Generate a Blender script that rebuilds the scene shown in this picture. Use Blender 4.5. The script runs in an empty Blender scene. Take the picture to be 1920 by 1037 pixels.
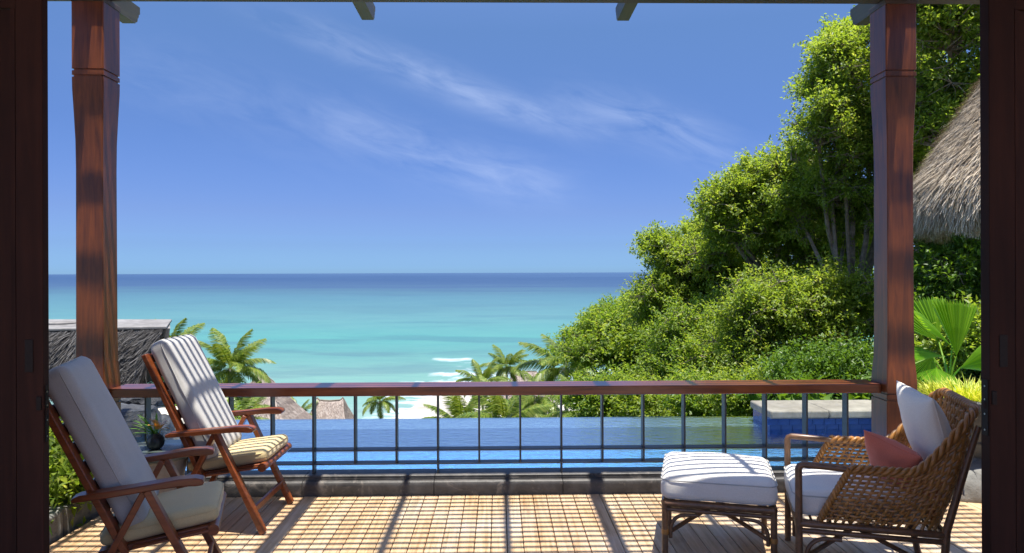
import bpy, bmesh, math, random
import numpy as np
from mathutils import Vector, Matrix, noise as mnoise
random.seed(7)
rng = np.random.default_rng(7)
R = math.radians
sc = bpy.context.scene
COL = sc.collection

# ------------------------------------------------------------------ camera
F = 1333.0                                   # focal length in px of the 1920 px photograph
cam_d = bpy.data.cameras.new('camera')
cam_d.lens = 25.0; cam_d.sensor_width = 36.0
cam_d.shift_y = -7.5 / 1920
cam_d.clip_start = 0.05; cam_d.clip_end = 200000
cam = bpy.data.objects.new('camera', cam_d)
COL.objects.link(cam)
CAM = Vector((0, 0, 1.6))
ROT = Matrix.Rotation(R(-1.03), 3, 'Z') @ Matrix.Rotation(R(90), 3, 'X') @ Matrix.Rotation(R(-0.2), 3, 'Z')
cam.matrix_world = Matrix.Translation(CAM) @ ROT.to_4x4()
sc.camera = cam

def P(px, py, Y):
    """the world point at depth Y that is seen at photo pixel (px, py)"""
    d = ROT @ Vector(((px - 960) / F, (511 - py) / F, -1))
    return CAM + d * (Y / d.y)

# ------------------------------------------------------------------ sky, sun, exposure
SUN = Vector((0.085, -0.14, 1.0)).normalized()
sun_el = math.asin(SUN.z)
sun_az = math.atan2(SUN.x, SUN.y)
w = bpy.data.worlds.new('World'); sc.world = w; w.use_nodes = True
nt = w.node_tree; nt.nodes.clear()
def wn(t, **k):
    n = nt.nodes.new(t)
    for a, b in k.items(): setattr(n, a, b)
    return n
def wm(op, a, b=None, c=None):
    n = nt.nodes.new('ShaderNodeMath'); n.operation = op
    for i, v in enumerate((a, b, c)):
        if v is None: continue
        if isinstance(v, (int, float)): n.inputs[i].default_value = v
        else: nt.links.new(v, n.inputs[i])
    return n.outputs[0]
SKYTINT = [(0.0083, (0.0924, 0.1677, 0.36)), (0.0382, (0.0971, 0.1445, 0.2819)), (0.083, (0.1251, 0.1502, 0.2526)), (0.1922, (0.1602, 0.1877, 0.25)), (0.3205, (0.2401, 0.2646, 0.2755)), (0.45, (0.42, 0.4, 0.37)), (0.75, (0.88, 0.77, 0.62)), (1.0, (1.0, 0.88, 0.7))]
sky = wn('ShaderNodeTexSky', sky_type='NISHITA', sun_disc=False)
sky.sun_elevation = sun_el; sky.sun_rotation = sun_az
sky.altitude = 0; sky.air_density = 1.0; sky.dust_density = 0.25; sky.ozone_density = 4.0
tc = wn('ShaderNodeTexCoord'); sep = wn('ShaderNodeSeparateXYZ')
nt.links.new(tc.outputs['Generated'], sep.inputs[0])
X, Y_, Z = sep.outputs
ys = wm('MAXIMUM', Y_, 0.05)
u = wm('DIVIDE', X, ys); v = wm('DIVIDE', Z, ys)
def streak(u0, v0, u1, v1, wid, amp, bend=0.0):
    L = math.hypot(u1 - u0, v1 - v0); cx, cy = (u1 - u0) / L, (v1 - v0) / L
    du = wm('SUBTRACT', u, (u0 + u1) / 2); dv = wm('SUBTRACT', v, (v0 + v1) / 2)
    s = wm('ADD', wm('MULTIPLY', du, cx), wm('MULTIPLY', dv, cy))
    t = wm('SUBTRACT', wm('MULTIPLY', dv, cx), wm('MULTIPLY', du, cy))
    t = wm('ADD', t, wm('MULTIPLY', wm('MULTIPLY', s, s), bend))
    cmb = wn('ShaderNodeCombineXYZ')
    nt.links.new(wm('MULTIPLY', s, 7.0), cmb.inputs[0]); nt.links.new(wm('MULTIPLY', t, 24.0), cmb.inputs[1])
    cmb.inputs[2].default_value = u0 * 9
    nz = wn('ShaderNodeTexNoise'); nz.inputs['Scale'].default_value = 1.6; nz.inputs['Detail'].default_value = 7
    nz.inputs['Roughness'].default_value = 0.58; nz.inputs['Distortion'].default_value = 0.5
    nt.links.new(cmb.outputs[0], nz.inputs['Vector'])
    ga = wm('EXPONENT', wm('MULTIPLY', wm('POWER', wm('ABSOLUTE', wm('DIVIDE', t, wid)), 2), -1.0))
    gs = wm('EXPONENT', wm('MULTIPLY', wm('POWER', wm('ABSOLUTE', wm('DIVIDE', s, L * .55)), 4), -1.0))
    n2 = wm('MAXIMUM', wm('MULTIPLY', wm('SUBTRACT', nz.outputs[0], 0.33), 2.6), 0.0)
    return wm('MULTIPLY', wm('MULTIPLY', ga, gs), wm('MULTIPLY', n2, amp))
cl = streak(-.30, .35, .10, .205, .022, .30)
for a in ((-.10, .262, .13, .20, .018, .25), (.10, .245, .35, .165, .03, .33, .3), (-.25, .21, .07, .115, .034, .30, -.4),
          (-.55, .30, -.2, .18, .05, .10), (-.06, .15, .09, .11, .03, .15)):
    cl = wm('ADD', cl, streak(*a))
cl = wm('MINIMUM', cl, 0.75)
hs = wn('ShaderNodeHueSaturation'); hs.inputs['Saturation'].default_value = 1.12; hs.inputs['Value'].default_value = 1.0
hs.inputs['Hue'].default_value = 0.512
nt.links.new(sky.outputs[0], hs.inputs['Color'])
# sky tint by elevation, all round; raised and warmed above the view for fill
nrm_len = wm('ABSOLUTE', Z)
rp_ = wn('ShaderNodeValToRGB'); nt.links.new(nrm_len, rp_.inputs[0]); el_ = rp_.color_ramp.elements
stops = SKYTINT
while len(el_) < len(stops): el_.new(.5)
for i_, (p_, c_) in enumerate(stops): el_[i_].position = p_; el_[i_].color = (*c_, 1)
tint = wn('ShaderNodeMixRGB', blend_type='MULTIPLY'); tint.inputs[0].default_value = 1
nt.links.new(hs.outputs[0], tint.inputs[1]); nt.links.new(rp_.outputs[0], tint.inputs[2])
mx = wn('ShaderNodeMixRGB'); nt.links.new(cl, mx.inputs[0]); nt.links.new(tint.outputs[0], mx.inputs[1])
mx.inputs[2].default_value = (1.28, 1.53, 2.15, 1)
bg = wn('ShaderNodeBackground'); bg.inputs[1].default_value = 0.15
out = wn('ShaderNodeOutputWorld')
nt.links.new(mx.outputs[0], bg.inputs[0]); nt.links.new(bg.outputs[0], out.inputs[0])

sd = bpy.data.lights.new('sun', 'SUN'); sd.energy = 2.75; sd.angle = R(0.5); sd.color = (1.0, 0.95, 0.87)
so = bpy.data.objects.new('sun', sd); so.rotation_euler = SUN.to_track_quat('Z', 'Y').to_euler(); so.location = (0, 0, 30)
COL.objects.link(so)
sc.view_settings.view_transform = 'Standard'; sc.view_settings.look = 'None'
sc.view_settings.exposure = 1.75; sc.view_settings.gamma = 1.0
sc.view_settings.use_curve_mapping = False
sc.cycles.max_bounces = 8; sc.cycles.diffuse_bounces = 5; sc.cycles.transparent_max_bounces = 12

# ------------------------------------------------------------------ materials
def srgb(r, g, b):
    f = lambda c: (c / 12.92 if c <= .04045 else ((c + .055) / 1.055) ** 2.4)
    return (f(r / 255), f(g / 255), f(b / 255), 1)
class M:
    """small node-tree helper"""
    def __init__(s, name, rough=.6, spec=.5):
        s.m = bpy.data.materials.new(name); s.m.use_nodes = True
        s.t = s.m.node_tree; s.b = s.t.nodes['Principled BSDF']; s.o = s.t.nodes['Material Output']
        s.b.inputs['Roughness'].default_value = rough; s.b.inputs['Specular IOR Level'].default_value = spec
        s.tc = s.t.nodes.new('ShaderNodeTexCoord'); s.geo = s.t.nodes.new('ShaderNodeNewGeometry')
        s.oi = s.t.nodes.new('ShaderNodeObjectInfo')
    def n(s, t, **k):
        n = s.t.nodes.new(t)
        for a, b in k.items(): setattr(n, a, b)
        return n
    def l(s, a, b): s.t.links.new(a, b)
    def math(s, op, a, b=None, c=None, clamp=False):
        n = s.n('ShaderNodeMath', operation=op, use_clamp=clamp)
        for i, v in enumerate((a, b, c)):
            if v is None: continue
            if isinstance(v, (int, float)): n.inputs[i].default_value = v
            else: s.l(v, n.inputs[i])
        return n.outputs[0]
    def coord(s, scale=(1, 1, 1), world=False, rnd=0.0):
        v = s.geo.outputs['Position'] if world else s.tc.outputs['Object']
        mp = s.n('ShaderNodeMapping'); mp.inputs['Scale'].default_value = scale
        s.l(v, mp.inputs[0])
        if rnd:
            s.l(s.math('MULTIPLY', s.oi.outputs['Random'], rnd), mp.inputs['Location'])
        return mp.outputs[0]
    def noise(s, vec, scale, detail=4, rough=.55, dist=0.0):
        n = s.n('ShaderNodeTexNoise'); s.l(vec, n.inputs['Vector'])
        n.inputs['Scale'].default_value = scale; n.inputs['Detail'].default_value = detail
        n.inputs['Roughness'].default_value = rough; n.inputs['Distortion'].default_value = dist
        return n.outputs[0]
    def ramp(s, fac, stops, interp='LINEAR'):
        r = s.n('ShaderNodeValToRGB'); s.l(fac, r.inputs[0]); e = r.color_ramp.elements
        r.color_ramp.interpolation = interp
        while len(e) < len(stops): e.new(.5)
        for i, (p, c) in enumerate(stops): e[i].position = p; e[i].color = tuple(c)[:3] + (1,)
        return r.outputs[0]
    def mix(s, fac, a, b, mode='MIX'):
        n = s.n('ShaderNodeMixRGB', blend_type=mode)
        for i, v in enumerate((fac, a, b)):
            if isinstance(v, (int, float)): n.inputs[i].default_value = v if i == 0 else (v, v, v, 1)
            elif isinstance(v, (tuple, list)): n.inputs[i].default_value = tuple(v)[:3] + (1,)
            else: s.l(v, n.inputs[i])
        return n.outputs[0]
    def base(s, c):
        if isinstance(c, (tuple, list)): s.b.inputs['Base Color'].default_value = tuple(c)[:3] + (1,)
        else: s.l(c, s.b.inputs['Base Color'])
    def bump(s, h, strength=.3, dist=.01):
        b = s.n('ShaderNodeBump'); b.inputs['Strength'].default_value = strength; b.inputs['Distance'].default_value = dist
        s.l(h, b.inputs['Height']); s.l(b.outputs[0], s.b.inputs['Normal']); return b.outputs[0]

def wood(name, dark, light, axis='Z', scale=1.0, rough=.35, coat=0.0, streak=.5, bump=.15):
    m = M(name, rough)
    sc3 = {'X': (1.2, 16, 16), 'Y': (16, 1.2, 16), 'Z': (16, 16, 1.2)}[axis]
    v = m.coord(tuple(q * scale for q in sc3), rnd=37.0)
    n1 = m.noise(v, 1.6, 8, .62, .7)
    v2 = m.coord((1.3, 1.3, 1.3), rnd=11.0)
    n2 = m.noise(v2, 1.7, 3)
    f = m.math('ADD', m.math('MULTIPLY', n1, .65), m.math('MULTIPLY', n2, .35))
    c = m.ramp(f, [(.32, dark), (.5, tuple((a + b) / 2 for a, b in zip(dark, light))), (.66, light)])
    # each board a little different
    hs = m.n('ShaderNodeHueSaturation'); m.l(c, hs.inputs['Color'])
    m.l(m.math('ADD', m.math('MULTIPLY', m.oi.outputs['Random'], .35), .83), hs.inputs['Value'])
    m.base(hs.outputs[0])
    if coat: m.b.inputs['Coat Weight'].default_value = coat; m.b.inputs['Coat Roughness'].default_value = .22
    rr = m.math('ADD', m.math('MULTIPLY', n1, .25), rough - .1); m.l(rr, m.b.inputs['Roughness'])
    m.bump(n1, bump, .003)
    return m.m

MAT = {}
MAT['mahogany'] = wood('varnished mahogany', (.055, .014, .004), (.27, .072, .015), 'Z', 1.1, .33, .22)
MAT['mahogany_x'] = wood('varnished mahogany rail', (.08, .017, .006), (.30, .085, .024), 'X', 1.1, .3, .45)
MAT['chairwood'] = wood('oiled chair timber', (.10, .021, .006), (.30, .078, .019), 'X', 1.3, .36, .25)
MAT['soffit'] = wood('pale soffit boarding', (.52, .42, .32), (.68, .58, .46), 'X', .7, .6)
MAT['floorwood'] = wood('warm floor boards', (.2, .11, .06), (.36, .22, .12), 'Y', .7, .4)
MAT['darkwood'] = wood('dark stained timber', (.012, .005, .004), (.034, .014, .010), 'Z', .7, .62, 0)
MAT['darkwood'].node_tree.nodes['Principled BSDF'].inputs['Specular IOR Level'].default_value = .12
MAT['beamwood'] = wood('aged beam timber', (.05, .03, .02), (.14, .09, .055), 'X', .7, .5, .05)
MAT['raftwood'] = wood('olive brown rafter timber', (.05, .04, .02), (.12, .1, .05), 'Y', .7, .5, .05)

def deck_mat():
    m = M('weathered teak decking', .62, .35)
    v = m.coord((26, 1.1, 26), rnd=53.0)
    n1 = m.noise(v, 1.5, 9, .65, .4)
    n2 = m.noise(m.coord((1.1, .8, 1), world=True), 1.3, 4, .6)
    n3 = m.noise(m.coord((9, 5, 9), rnd=19.0), 1.2, 5, .7)
    c = m.ramp(n1, [(.3, (.33, .21, .10)), (.5, (.54, .385, .225)), (.7, (.67, .52, .335))])
    grey = m.ramp(n1, [(.3, (.42, .35, .27)), (.7, (.66, .58, .46))])
    c = m.mix(m.ramp(n2, [(.45, (0, 0, 0)), (.62, (.85, .85, .85))]), c, grey)
    stain = m.ramp(n3, [(.3, (.66, .55, .48)), (.45, (1, 1, 1))])
    c = m.mix(.45, c, stain, 'MULTIPLY')
    r = m.oi.outputs['Random']
    hue = m.ramp(r, [(0, (.95, .86, .78)), (.3, (1, 1, 1)), (.55, (1.0, .93, .84)), (.8, (1.0, .88, .80)), (.92, (.84, .81, .77)), (1, (1, .97, .92))])
    c = m.mix(1.0, c, hue, 'MULTIPLY')
    m.base(c)
    h = m.math('ADD', m.math('MULTIPLY', n1, .7), m.math('MULTIPLY', n3, .3))
    m.bump(h, .35, .004)
    return m.m
MAT['deck'] = deck_mat()

def stone(name, a, b, scale=6, rough=.75, world=True, bump=.5, spots=None, dist=.01, spec=.4):
    m = M(name, rough, spec)
    v = m.coord((1, 1, 1), world=world, rnd=0 if world else 9.0)
    n1 = m.noise(v, scale, 8, .65, .3); n2 = m.noise(v, scale * .22, 4, .6)
    c = m.ramp(n1, [(.3, a), (.7, b)])
    c = m.mix(.8, c, m.ramp(n2, [(.35, (.62, .6, .58)), (.6, (1.05, 1.05, 1.05))]), 'MULTIPLY')
    if spots:
        n3 = m.noise(v, scale * .7, 6, .7, .8)
        c = m.mix(m.ramp(n3, [(.56, (0, 0, 0)), (.64, (.7, .7, .7))]), c, spots)
    m.base(c); m.bump(n1, bump, dist)
    return m.m
MAT['curb'] = stone('dark basalt curb', (.035, .033, .032), (.10, .095, .09), 9, .5, spots=(.17, .15, .13))
MAT['coping'] = stone('pale pool coping stone', (.20, .19, .155), (.34, .325, .27), 7, .8, spots=(.2, .19, .17))
MAT['rock'] = stone('dark boulder', (.02, .023, .028), (.085, .092, .105), 11, .7, world=False, bump=1.0, dist=.04)
MAT['greyrock'] = stone('grey rough stone', (.12, .12, .11), (.30, .30, .28), 6, .85, world=False, bump=.8, dist=.02)
MAT['urn'] = stone('dark grey urn stone', (.05, .055, .055), (.12, .13, .125), 10, .55, world=False, bump=.3)
MAT['cement'] = stone('cement ridge cap', (.16, .155, .15), (.30, .29, .275), 8, .85, spots=(.25, .24, .23))
MAT['path'] = stone('pale path paving', (.5, .45, .36), (.66, .61, .52), 5, .85)
MAT['bouncestone'] = stone('warm bounce paving', (.50, .35, .22), (.62, .47, .32), 3, .85)  # warm tone chosen for the light bounced off the added ground
MAT['soil'] = stone('planter soil', (.03, .022, .015), (.08, .06, .04), 20, .95)
MAT['hill'] = stone('hillside undergrowth', (.02, .04, .008), (.07, .11, .025), 1.2, .95)
MAT['sand'] = stone('beach sand', (.40, .37, .31), (.52, .49, .43), .3, .95, bump=.2)
MAT['tabletop'] = stone('green slate table top', (.05, .07, .065), (.12, .15, .14), 12, .22, world=False, bump=.08)
MAT['tablebase'] = stone('pale cast stone', (.28, .26, .23), (.42, .40, .36), 12, .8, world=False)
MAT['wallpl'] = stone('cream room plaster', (.74, .69, .62), (.80, .76, .70), 3, .8, bump=.1)

def plain(name, col, rough=.5, metal=0, spec=.5, nscale=0, namp=.2):
    m = M(name, rough, spec); m.b.inputs['Metallic'].default_value = metal
    if nscale:
        n = m.noise(m.coord(), nscale, 5, .6)
        c2 = tuple(min(1, q * (1 + namp)) for q in col); c1 = tuple(q * (1 - namp) for q in col)
        m.base(m.ramp(n, [(.3, c1), (.7, c2)])); m.bump(n, .08, .003)
    else: m.base(col)
    return m.m
MAT['steel'] = plain('dark painted steel', (.045, .058, .07), .42, 0, .5, 30, .25)
MAT['brass'] = plain('tarnished lock metal', (.012, .010, .010), .55, 0, .15, 40, .2)
MAT['screw'] = plain('bright screw metal', (.45, .43, .4), .3, .9)
MAT['weir'] = plain('grey blue weir tile', (.30, .36, .42), .5, 0, .5, 8, .2)
MAT['poolwall'] = plain('pool basin render', (.20, .25, .37), .5, 0, .5, 6, .15)
MAT['poolshelf'] = plain('light blue pool shelf mosaic', (.20, .52, .86), .5, 0, .5, 12, .25)
MAT['tile'] = plain('cobalt glazed tile', (.010, .045, .19), .18, 0, .5, 9, .35)

def fabric(name, col, weave=420, wr=.25):
    m = M(name, .9, .2)
    v = m.coord((1, 1, 1))
    n = m.noise(v, weave, 2, .5); n2 = m.noise(v, 7, 4, .55)
    c = m.ramp(n, [(.35, tuple(q * .86 for q in col)), (.65, tuple(min(1, q * 1.06) for q in col))])
    c = m.mix(.35, c, m.ramp(n2, [(.35, (.88, .88, .88)), (.6, (1, 1, 1))]), 'MULTIPLY')
    m.base(c)
    m.b.inputs['Sheen Weight'].default_value = .25
    h = m.math('ADD', m.math('MULTIPLY', n, .05), m.math('MULTIPLY', n2, wr))
    m.bump(h, .35, .02)
    return m.m
MAT['grey_fabric'] = fabric('light grey cushion cloth', (.50, .49, .465))
MAT['cream_fabric'] = fabric('cream cushion cloth', (.66, .52, .265))
MAT['white_fabric'] = fabric('white canvas', (.80, .765, .69))
MAT['red_fabric'] = fabric('terracotta cloth', (.64, .17, .105))
MAT['piping'] = fabric('piping cord', (.5, .49, .46))

def rattan(name, a, b):
    m = M(name, .38, .5)
    v = m.coord((1, 1, 1), rnd=5.0)
    n = m.noise(v, 28, 5, .6, .4); n2 = m.noise(v, 6, 3)
    f = m.math('ADD', m.math('MULTIPLY', n, .6), m.math('MULTIPLY', n2, .4))
    m.base(m.ramp(f, [(.33, a), (.68, b)])); m.bump(n, .25, .002)
    m.b.inputs['Coat Weight'].default_value = .2; m.b.inputs['Coat Roughness'].default_value = .3
    return m.m
MAT['cane'] = rattan('brown cane pole', (.09, .042, .02), (.24, .125, .06))
MAT['weave'] = rattan('honey rattan weave', (.22, .09, .020), (.54, .26, .065))

def leafmat(name, cols, trans=.35, rough=.45, spec=.4, tcol=None):
    m = M(name, rough, spec)
    r = m.geo.outputs['Random Per Island']
    n = m.noise(m.coord((1, 1, 1), world=True), .9, 3)
    k = m.math('ADD', m.math('MULTIPLY', r, .7), m.math('MULTIPLY', n, .3))
    st = [(i / (len(cols) - 1) * .76 + .1, c) for i, c in enumerate(cols)]
    c = m.ramp(k, st)
    m.base(c)
    tr = m.n('ShaderNodeBsdfTranslucent')
    hs = m.n('ShaderNodeHueSaturation'); m.l(c, hs.inputs['Color']); hs.inputs['Value'].default_value = 2.0
    hs.inputs['Hue'].default_value = .485; hs.inputs['Saturation'].default_value = 1.1
    m.l(hs.outputs[0], tr.inputs[0])
    ms = m.n('ShaderNodeMixShader'); ms.inputs[0].default_value = trans
    m.l(m.b.outputs[0], ms.inputs[1]); m.l(tr.outputs[0], ms.inputs[2]); m.l(ms.outputs[0], m.o.inputs[0])
    return m.m
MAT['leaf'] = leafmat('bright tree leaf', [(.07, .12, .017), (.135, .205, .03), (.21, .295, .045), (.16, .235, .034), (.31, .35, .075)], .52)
MAT['leaf_y'] = leafmat('yellow green leaf', [(.06, .115, .016), (.12, .205, .026), (.18, .27, .04), (.26, .31, .06)], .5)
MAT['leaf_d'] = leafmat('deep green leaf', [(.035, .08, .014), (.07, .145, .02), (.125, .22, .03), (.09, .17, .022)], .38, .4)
MAT['palm'] = leafmat('coconut frond leaflet', [(.05, .10, .012), (.11, .18, .022), (.21, .27, .045), (.30, .31, .08)], .3, .35)
MAT['fan'] = leafmat('fan palm blade', [(.10, .22, .015), (.15, .30, .02), (.22, .36, .03)], .4, .35)
MAT['grass'] = leafmat('yellow green tufted leaf', [(.20, .30, .02), (.40, .46, .05), (.62, .60, .12)], .35)
MAT['strap'] = leafmat('strap leaf', [(.06, .16, .02), (.12, .28, .035), (.2, .36, .05)], .3)
MAT['petal'] = plain('yellow orange flower petal', (.75, .42, .10), .5)
MAT['petal2'] = plain('pale flower petal', (.8, .62, .42), .5)
MAT['vase'] = plain('ribbed charcoal vase', (.035, .04, .042), .35)
MAT['bark'] = stone('grey brown bark', (.14, .11, .08), (.34, .29, .22), 14, .9, world=False, bump=.6)
MAT['palmtrunk'] = stone('pale palm trunk', (.18, .15, .12), (.34, .30, .25), 6, .9, world=False)

def thatch(name, a, b, c3):
    m = M(name, .9, .15)
    r = m.geo.outputs['Random Per Island']
    n = m.noise(m.coord((1, 1, 1)), 1.3, 4, .6)
    k = m.math('ADD', m.math('MULTIPLY', r, .75), m.math('MULTIPLY', n, .25))
    m.base(m.ramp(k, [(.1, a), (.5, b), (.9, c3)]))
    return m.m
MAT['thatch'] = thatch('dry palm thatch', (.13, .095, .062), (.43, .34, .235), (.74, .64, .49))
MAT['thatch_g'] = thatch('weathered grey thatch', (.035, .032, .030), (.075, .070, .066), (.15, .145, .14))
MAT['thatch_f'] = thatch('far hut thatch', (.17, .13, .11), (.33, .27, .23), (.46, .40, .35))

def ocean_mat():
    m = M('sea water', .35, .25)
    sp = m.n('ShaderNodeSeparateXYZ'); m.l(m.geo.outputs['Position'], sp.inputs[0])
    x, y, z = sp.outputs
    q = m.math('DIVIDE', 36.6 * 1333, m.math('MAXIMUM', y, 50.0))       # shore nearness (sea floor profile)
    big = m.noise(m.coord((.0012, .0035, 1), world=True), 1.0, 4, .55)
    # patches get narrower towards the horizon: use log distance for a second pattern
    lg = m.math('LOGARITHM', m.math('MAXIMUM', y, 50.0), 2.718)
    cb = m.n('ShaderNodeCombineXYZ'); m.l(m.math('DIVIDE', x, m.math('MAXIMUM', y, 50.0)), cb.inputs[0]); m.l(m.math('MULTIPLY', lg, 2.6), cb.inputs[1])
    reef = m.noise(cb.outputs[0], 3.2, 5, .55, .4)
    q2 = m.math('ADD', q, m.math('MULTIPLY', m.math('SUBTRACT', reef, .5), 34.0))
    q3 = m.math('SUBTRACT', q2, m.math('MULTIPLY', m.math('DIVIDE', x, m.math('MAXIMUM', y, 50.0)), 6.0))
    fac = m.math('DIVIDE', q3, 280.0, clamp=True)
    c = m.ramp(fac, [(0.0, (0.041, 0.081, 0.151)), (.04, (0.023, 0.052, 0.114)), (.09, (0.037, 0.074, 0.131)), (.125, (0.049, 0.107, 0.143)), (.165, (0.060, 0.143, 0.170)),
                     (.30, (0.081, 0.195, 0.193)), (.43, (0.071, 0.224, 0.197)), (.52, (0.078, 0.206, 0.188)), (.68, (0.125, 0.255, 0.213)), (.85, (0.155, 0.278, 0.234)), (1.0, (0.215, 0.319, 0.272))])
    fine = m.noise(cb.outputs[0], 11.0, 7, .65, .8)
    c = m.mix(.5, c, m.ramp(fine, [(.35, (.80, .87, .92)), (.6, (1.08, 1.04, 1.0))]), 'MULTIPLY')
    patch = m.ramp(reef, [(.50, (1, 1, 1)), (.60, (.80, .76, .86))])
    c = m.mix(m.math('MULTIPLY', m.math('DIVIDE', q, 130.0, clamp=True), .9), c, patch, 'MULTIPLY')
    # foam: swash zone behind a shore line that runs out towards +x
    fl = m.math('ADD', m.math('MULTIPLY', m.math('MINIMUM', m.math('MAXIMUM', m.math('ADD', x, 29.0), -40.0), 14.0), 5.2), 206.0)
    fn = m.noise(m.coord((.07, .11, 1), world=True), 1.0, 10, .72, 1.2)
    s = m.math('DIVIDE', m.math('SUBTRACT', fl, y), 45.0)
    s = m.math('ADD', s, m.math('MULTIPLY', m.math('SUBTRACT', fn, .56), 7.0))
    s = m.math('MULTIPLY', s, .9, clamp=True)
    # one breaking wave further out
    wy = m.math('ADD', m.math('MULTIPLY', m.noise(m.coord((.08, .0, 1), world=True), 1.0, 2), 26.0), 288.0)
    bw = m.math('SUBTRACT', 1.0, m.math('DIVIDE', m.math('ABSOLUTE', m.math('SUBTRACT', y, wy)), 7.0), clamp=True)
    bx = m.math('SUBTRACT', 1.0, m.math('POWER', m.math('ABSOLUTE', m.math('DIVIDE', m.math('ADD', x, 20.0), 9.0)), 3), clamp=True)
    bn = m.math('MULTIPLY', m.math('SUBTRACT', fn, .34), 4.0, clamp=True)
    s2 = m.math('MULTIPLY', m.math('MULTIPLY', bw, bx), m.math('MULTIPLY', bn, 1.3), clamp=True)
    s = m.math('MAXIMUM', s, s2)
    # thinner lines of surf nearer the shore
    for yo, xc, xw, wdt, off in ((258.0, -13.0, 13.0, 3.0, 7.3), (236.0, -22.0, 12.0, 2.6, 3.1), (214.0, -30.0, 12.0, 2.2, 11.9)):
        yl = m.math('ADD', m.math('MULTIPLY', m.noise(m.coord((.10, .0, 1), world=True), 1.0 + off * .05, 3), 22.0), yo - 11.0)
        l1 = m.math('SUBTRACT', 1.0, m.math('DIVIDE', m.math('ABSOLUTE', m.math('SUBTRACT', y, yl)), wdt * 2), clamp=True)
        l2 = m.math('SUBTRACT', 1.0, m.math('POWER', m.math('ABSOLUTE', m.math('DIVIDE', m.math('SUBTRACT', x, xc), xw)), 4), clamp=True)
        s = m.math('MAXIMUM', s, m.math('MULTIPLY', m.math('MULTIPLY', l1, l2), m.math('MULTIPLY', bn, 1.4), clamp=True))
    c = m.mix(s, c, (.62, .66, .68))
    m.base(c)
    m.b.inputs['IOR'].default_value = 1.33
    wv = m.noise(m.coord((.06, .22, 1), world=True), 1.0, 6, .65)
    m.bump(wv, .5, 1.0)
    return m.m
MAT['ocean'] = ocean_mat()

def pool_water():
    m = M('pool water')
    t = m.t; t.nodes.remove(m.b)
    tr = m.n('ShaderNodeBsdfTransparent'); tr.inputs[0].default_value = (.62, .76, .86, 1)
    gl = m.n('ShaderNodeBsdfGlossy'); gl.inputs['Roughness'].default_value = .06
    gl.inputs[0].default_value = (1, 1, 1, 1)
    n1 = m.noise(m.coord((5, 14, 1), world=True), 1.0, 4, .6, .6); n2 = m.noise(m.coord((20, 45, 1), world=True), 1.0, 3, .5)
    h = m.math('ADD', m.math('MULTIPLY', n1, .75), m.math('MULTIPLY', n2, .25))
    b = m.n('ShaderNodeBump'); b.inputs['Strength'].default_value = .34; b.inputs['Distance'].default_value = .04
    m.l(h, b.inputs['Height']); m.l(b.outputs[0], gl.inputs['Normal'])
    fr = m.n('ShaderNodeFresnel'); fr.inputs[0].default_value = 1.33; m.l(b.outputs[0], fr.inputs['Normal'])
    f = m.math('MULTIPLY', fr.outputs[0], 3.1, clamp=True)
    ms = m.n('ShaderNodeMixShader'); m.l(f, ms.inputs[0]); m.l(tr.outputs[0], ms.inputs[1]); m.l(gl.outputs[0], ms.inputs[2])
    m.l(ms.outputs[0], m.o.inputs[0])
    return m.m
MAT['water'] = pool_water()

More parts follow.
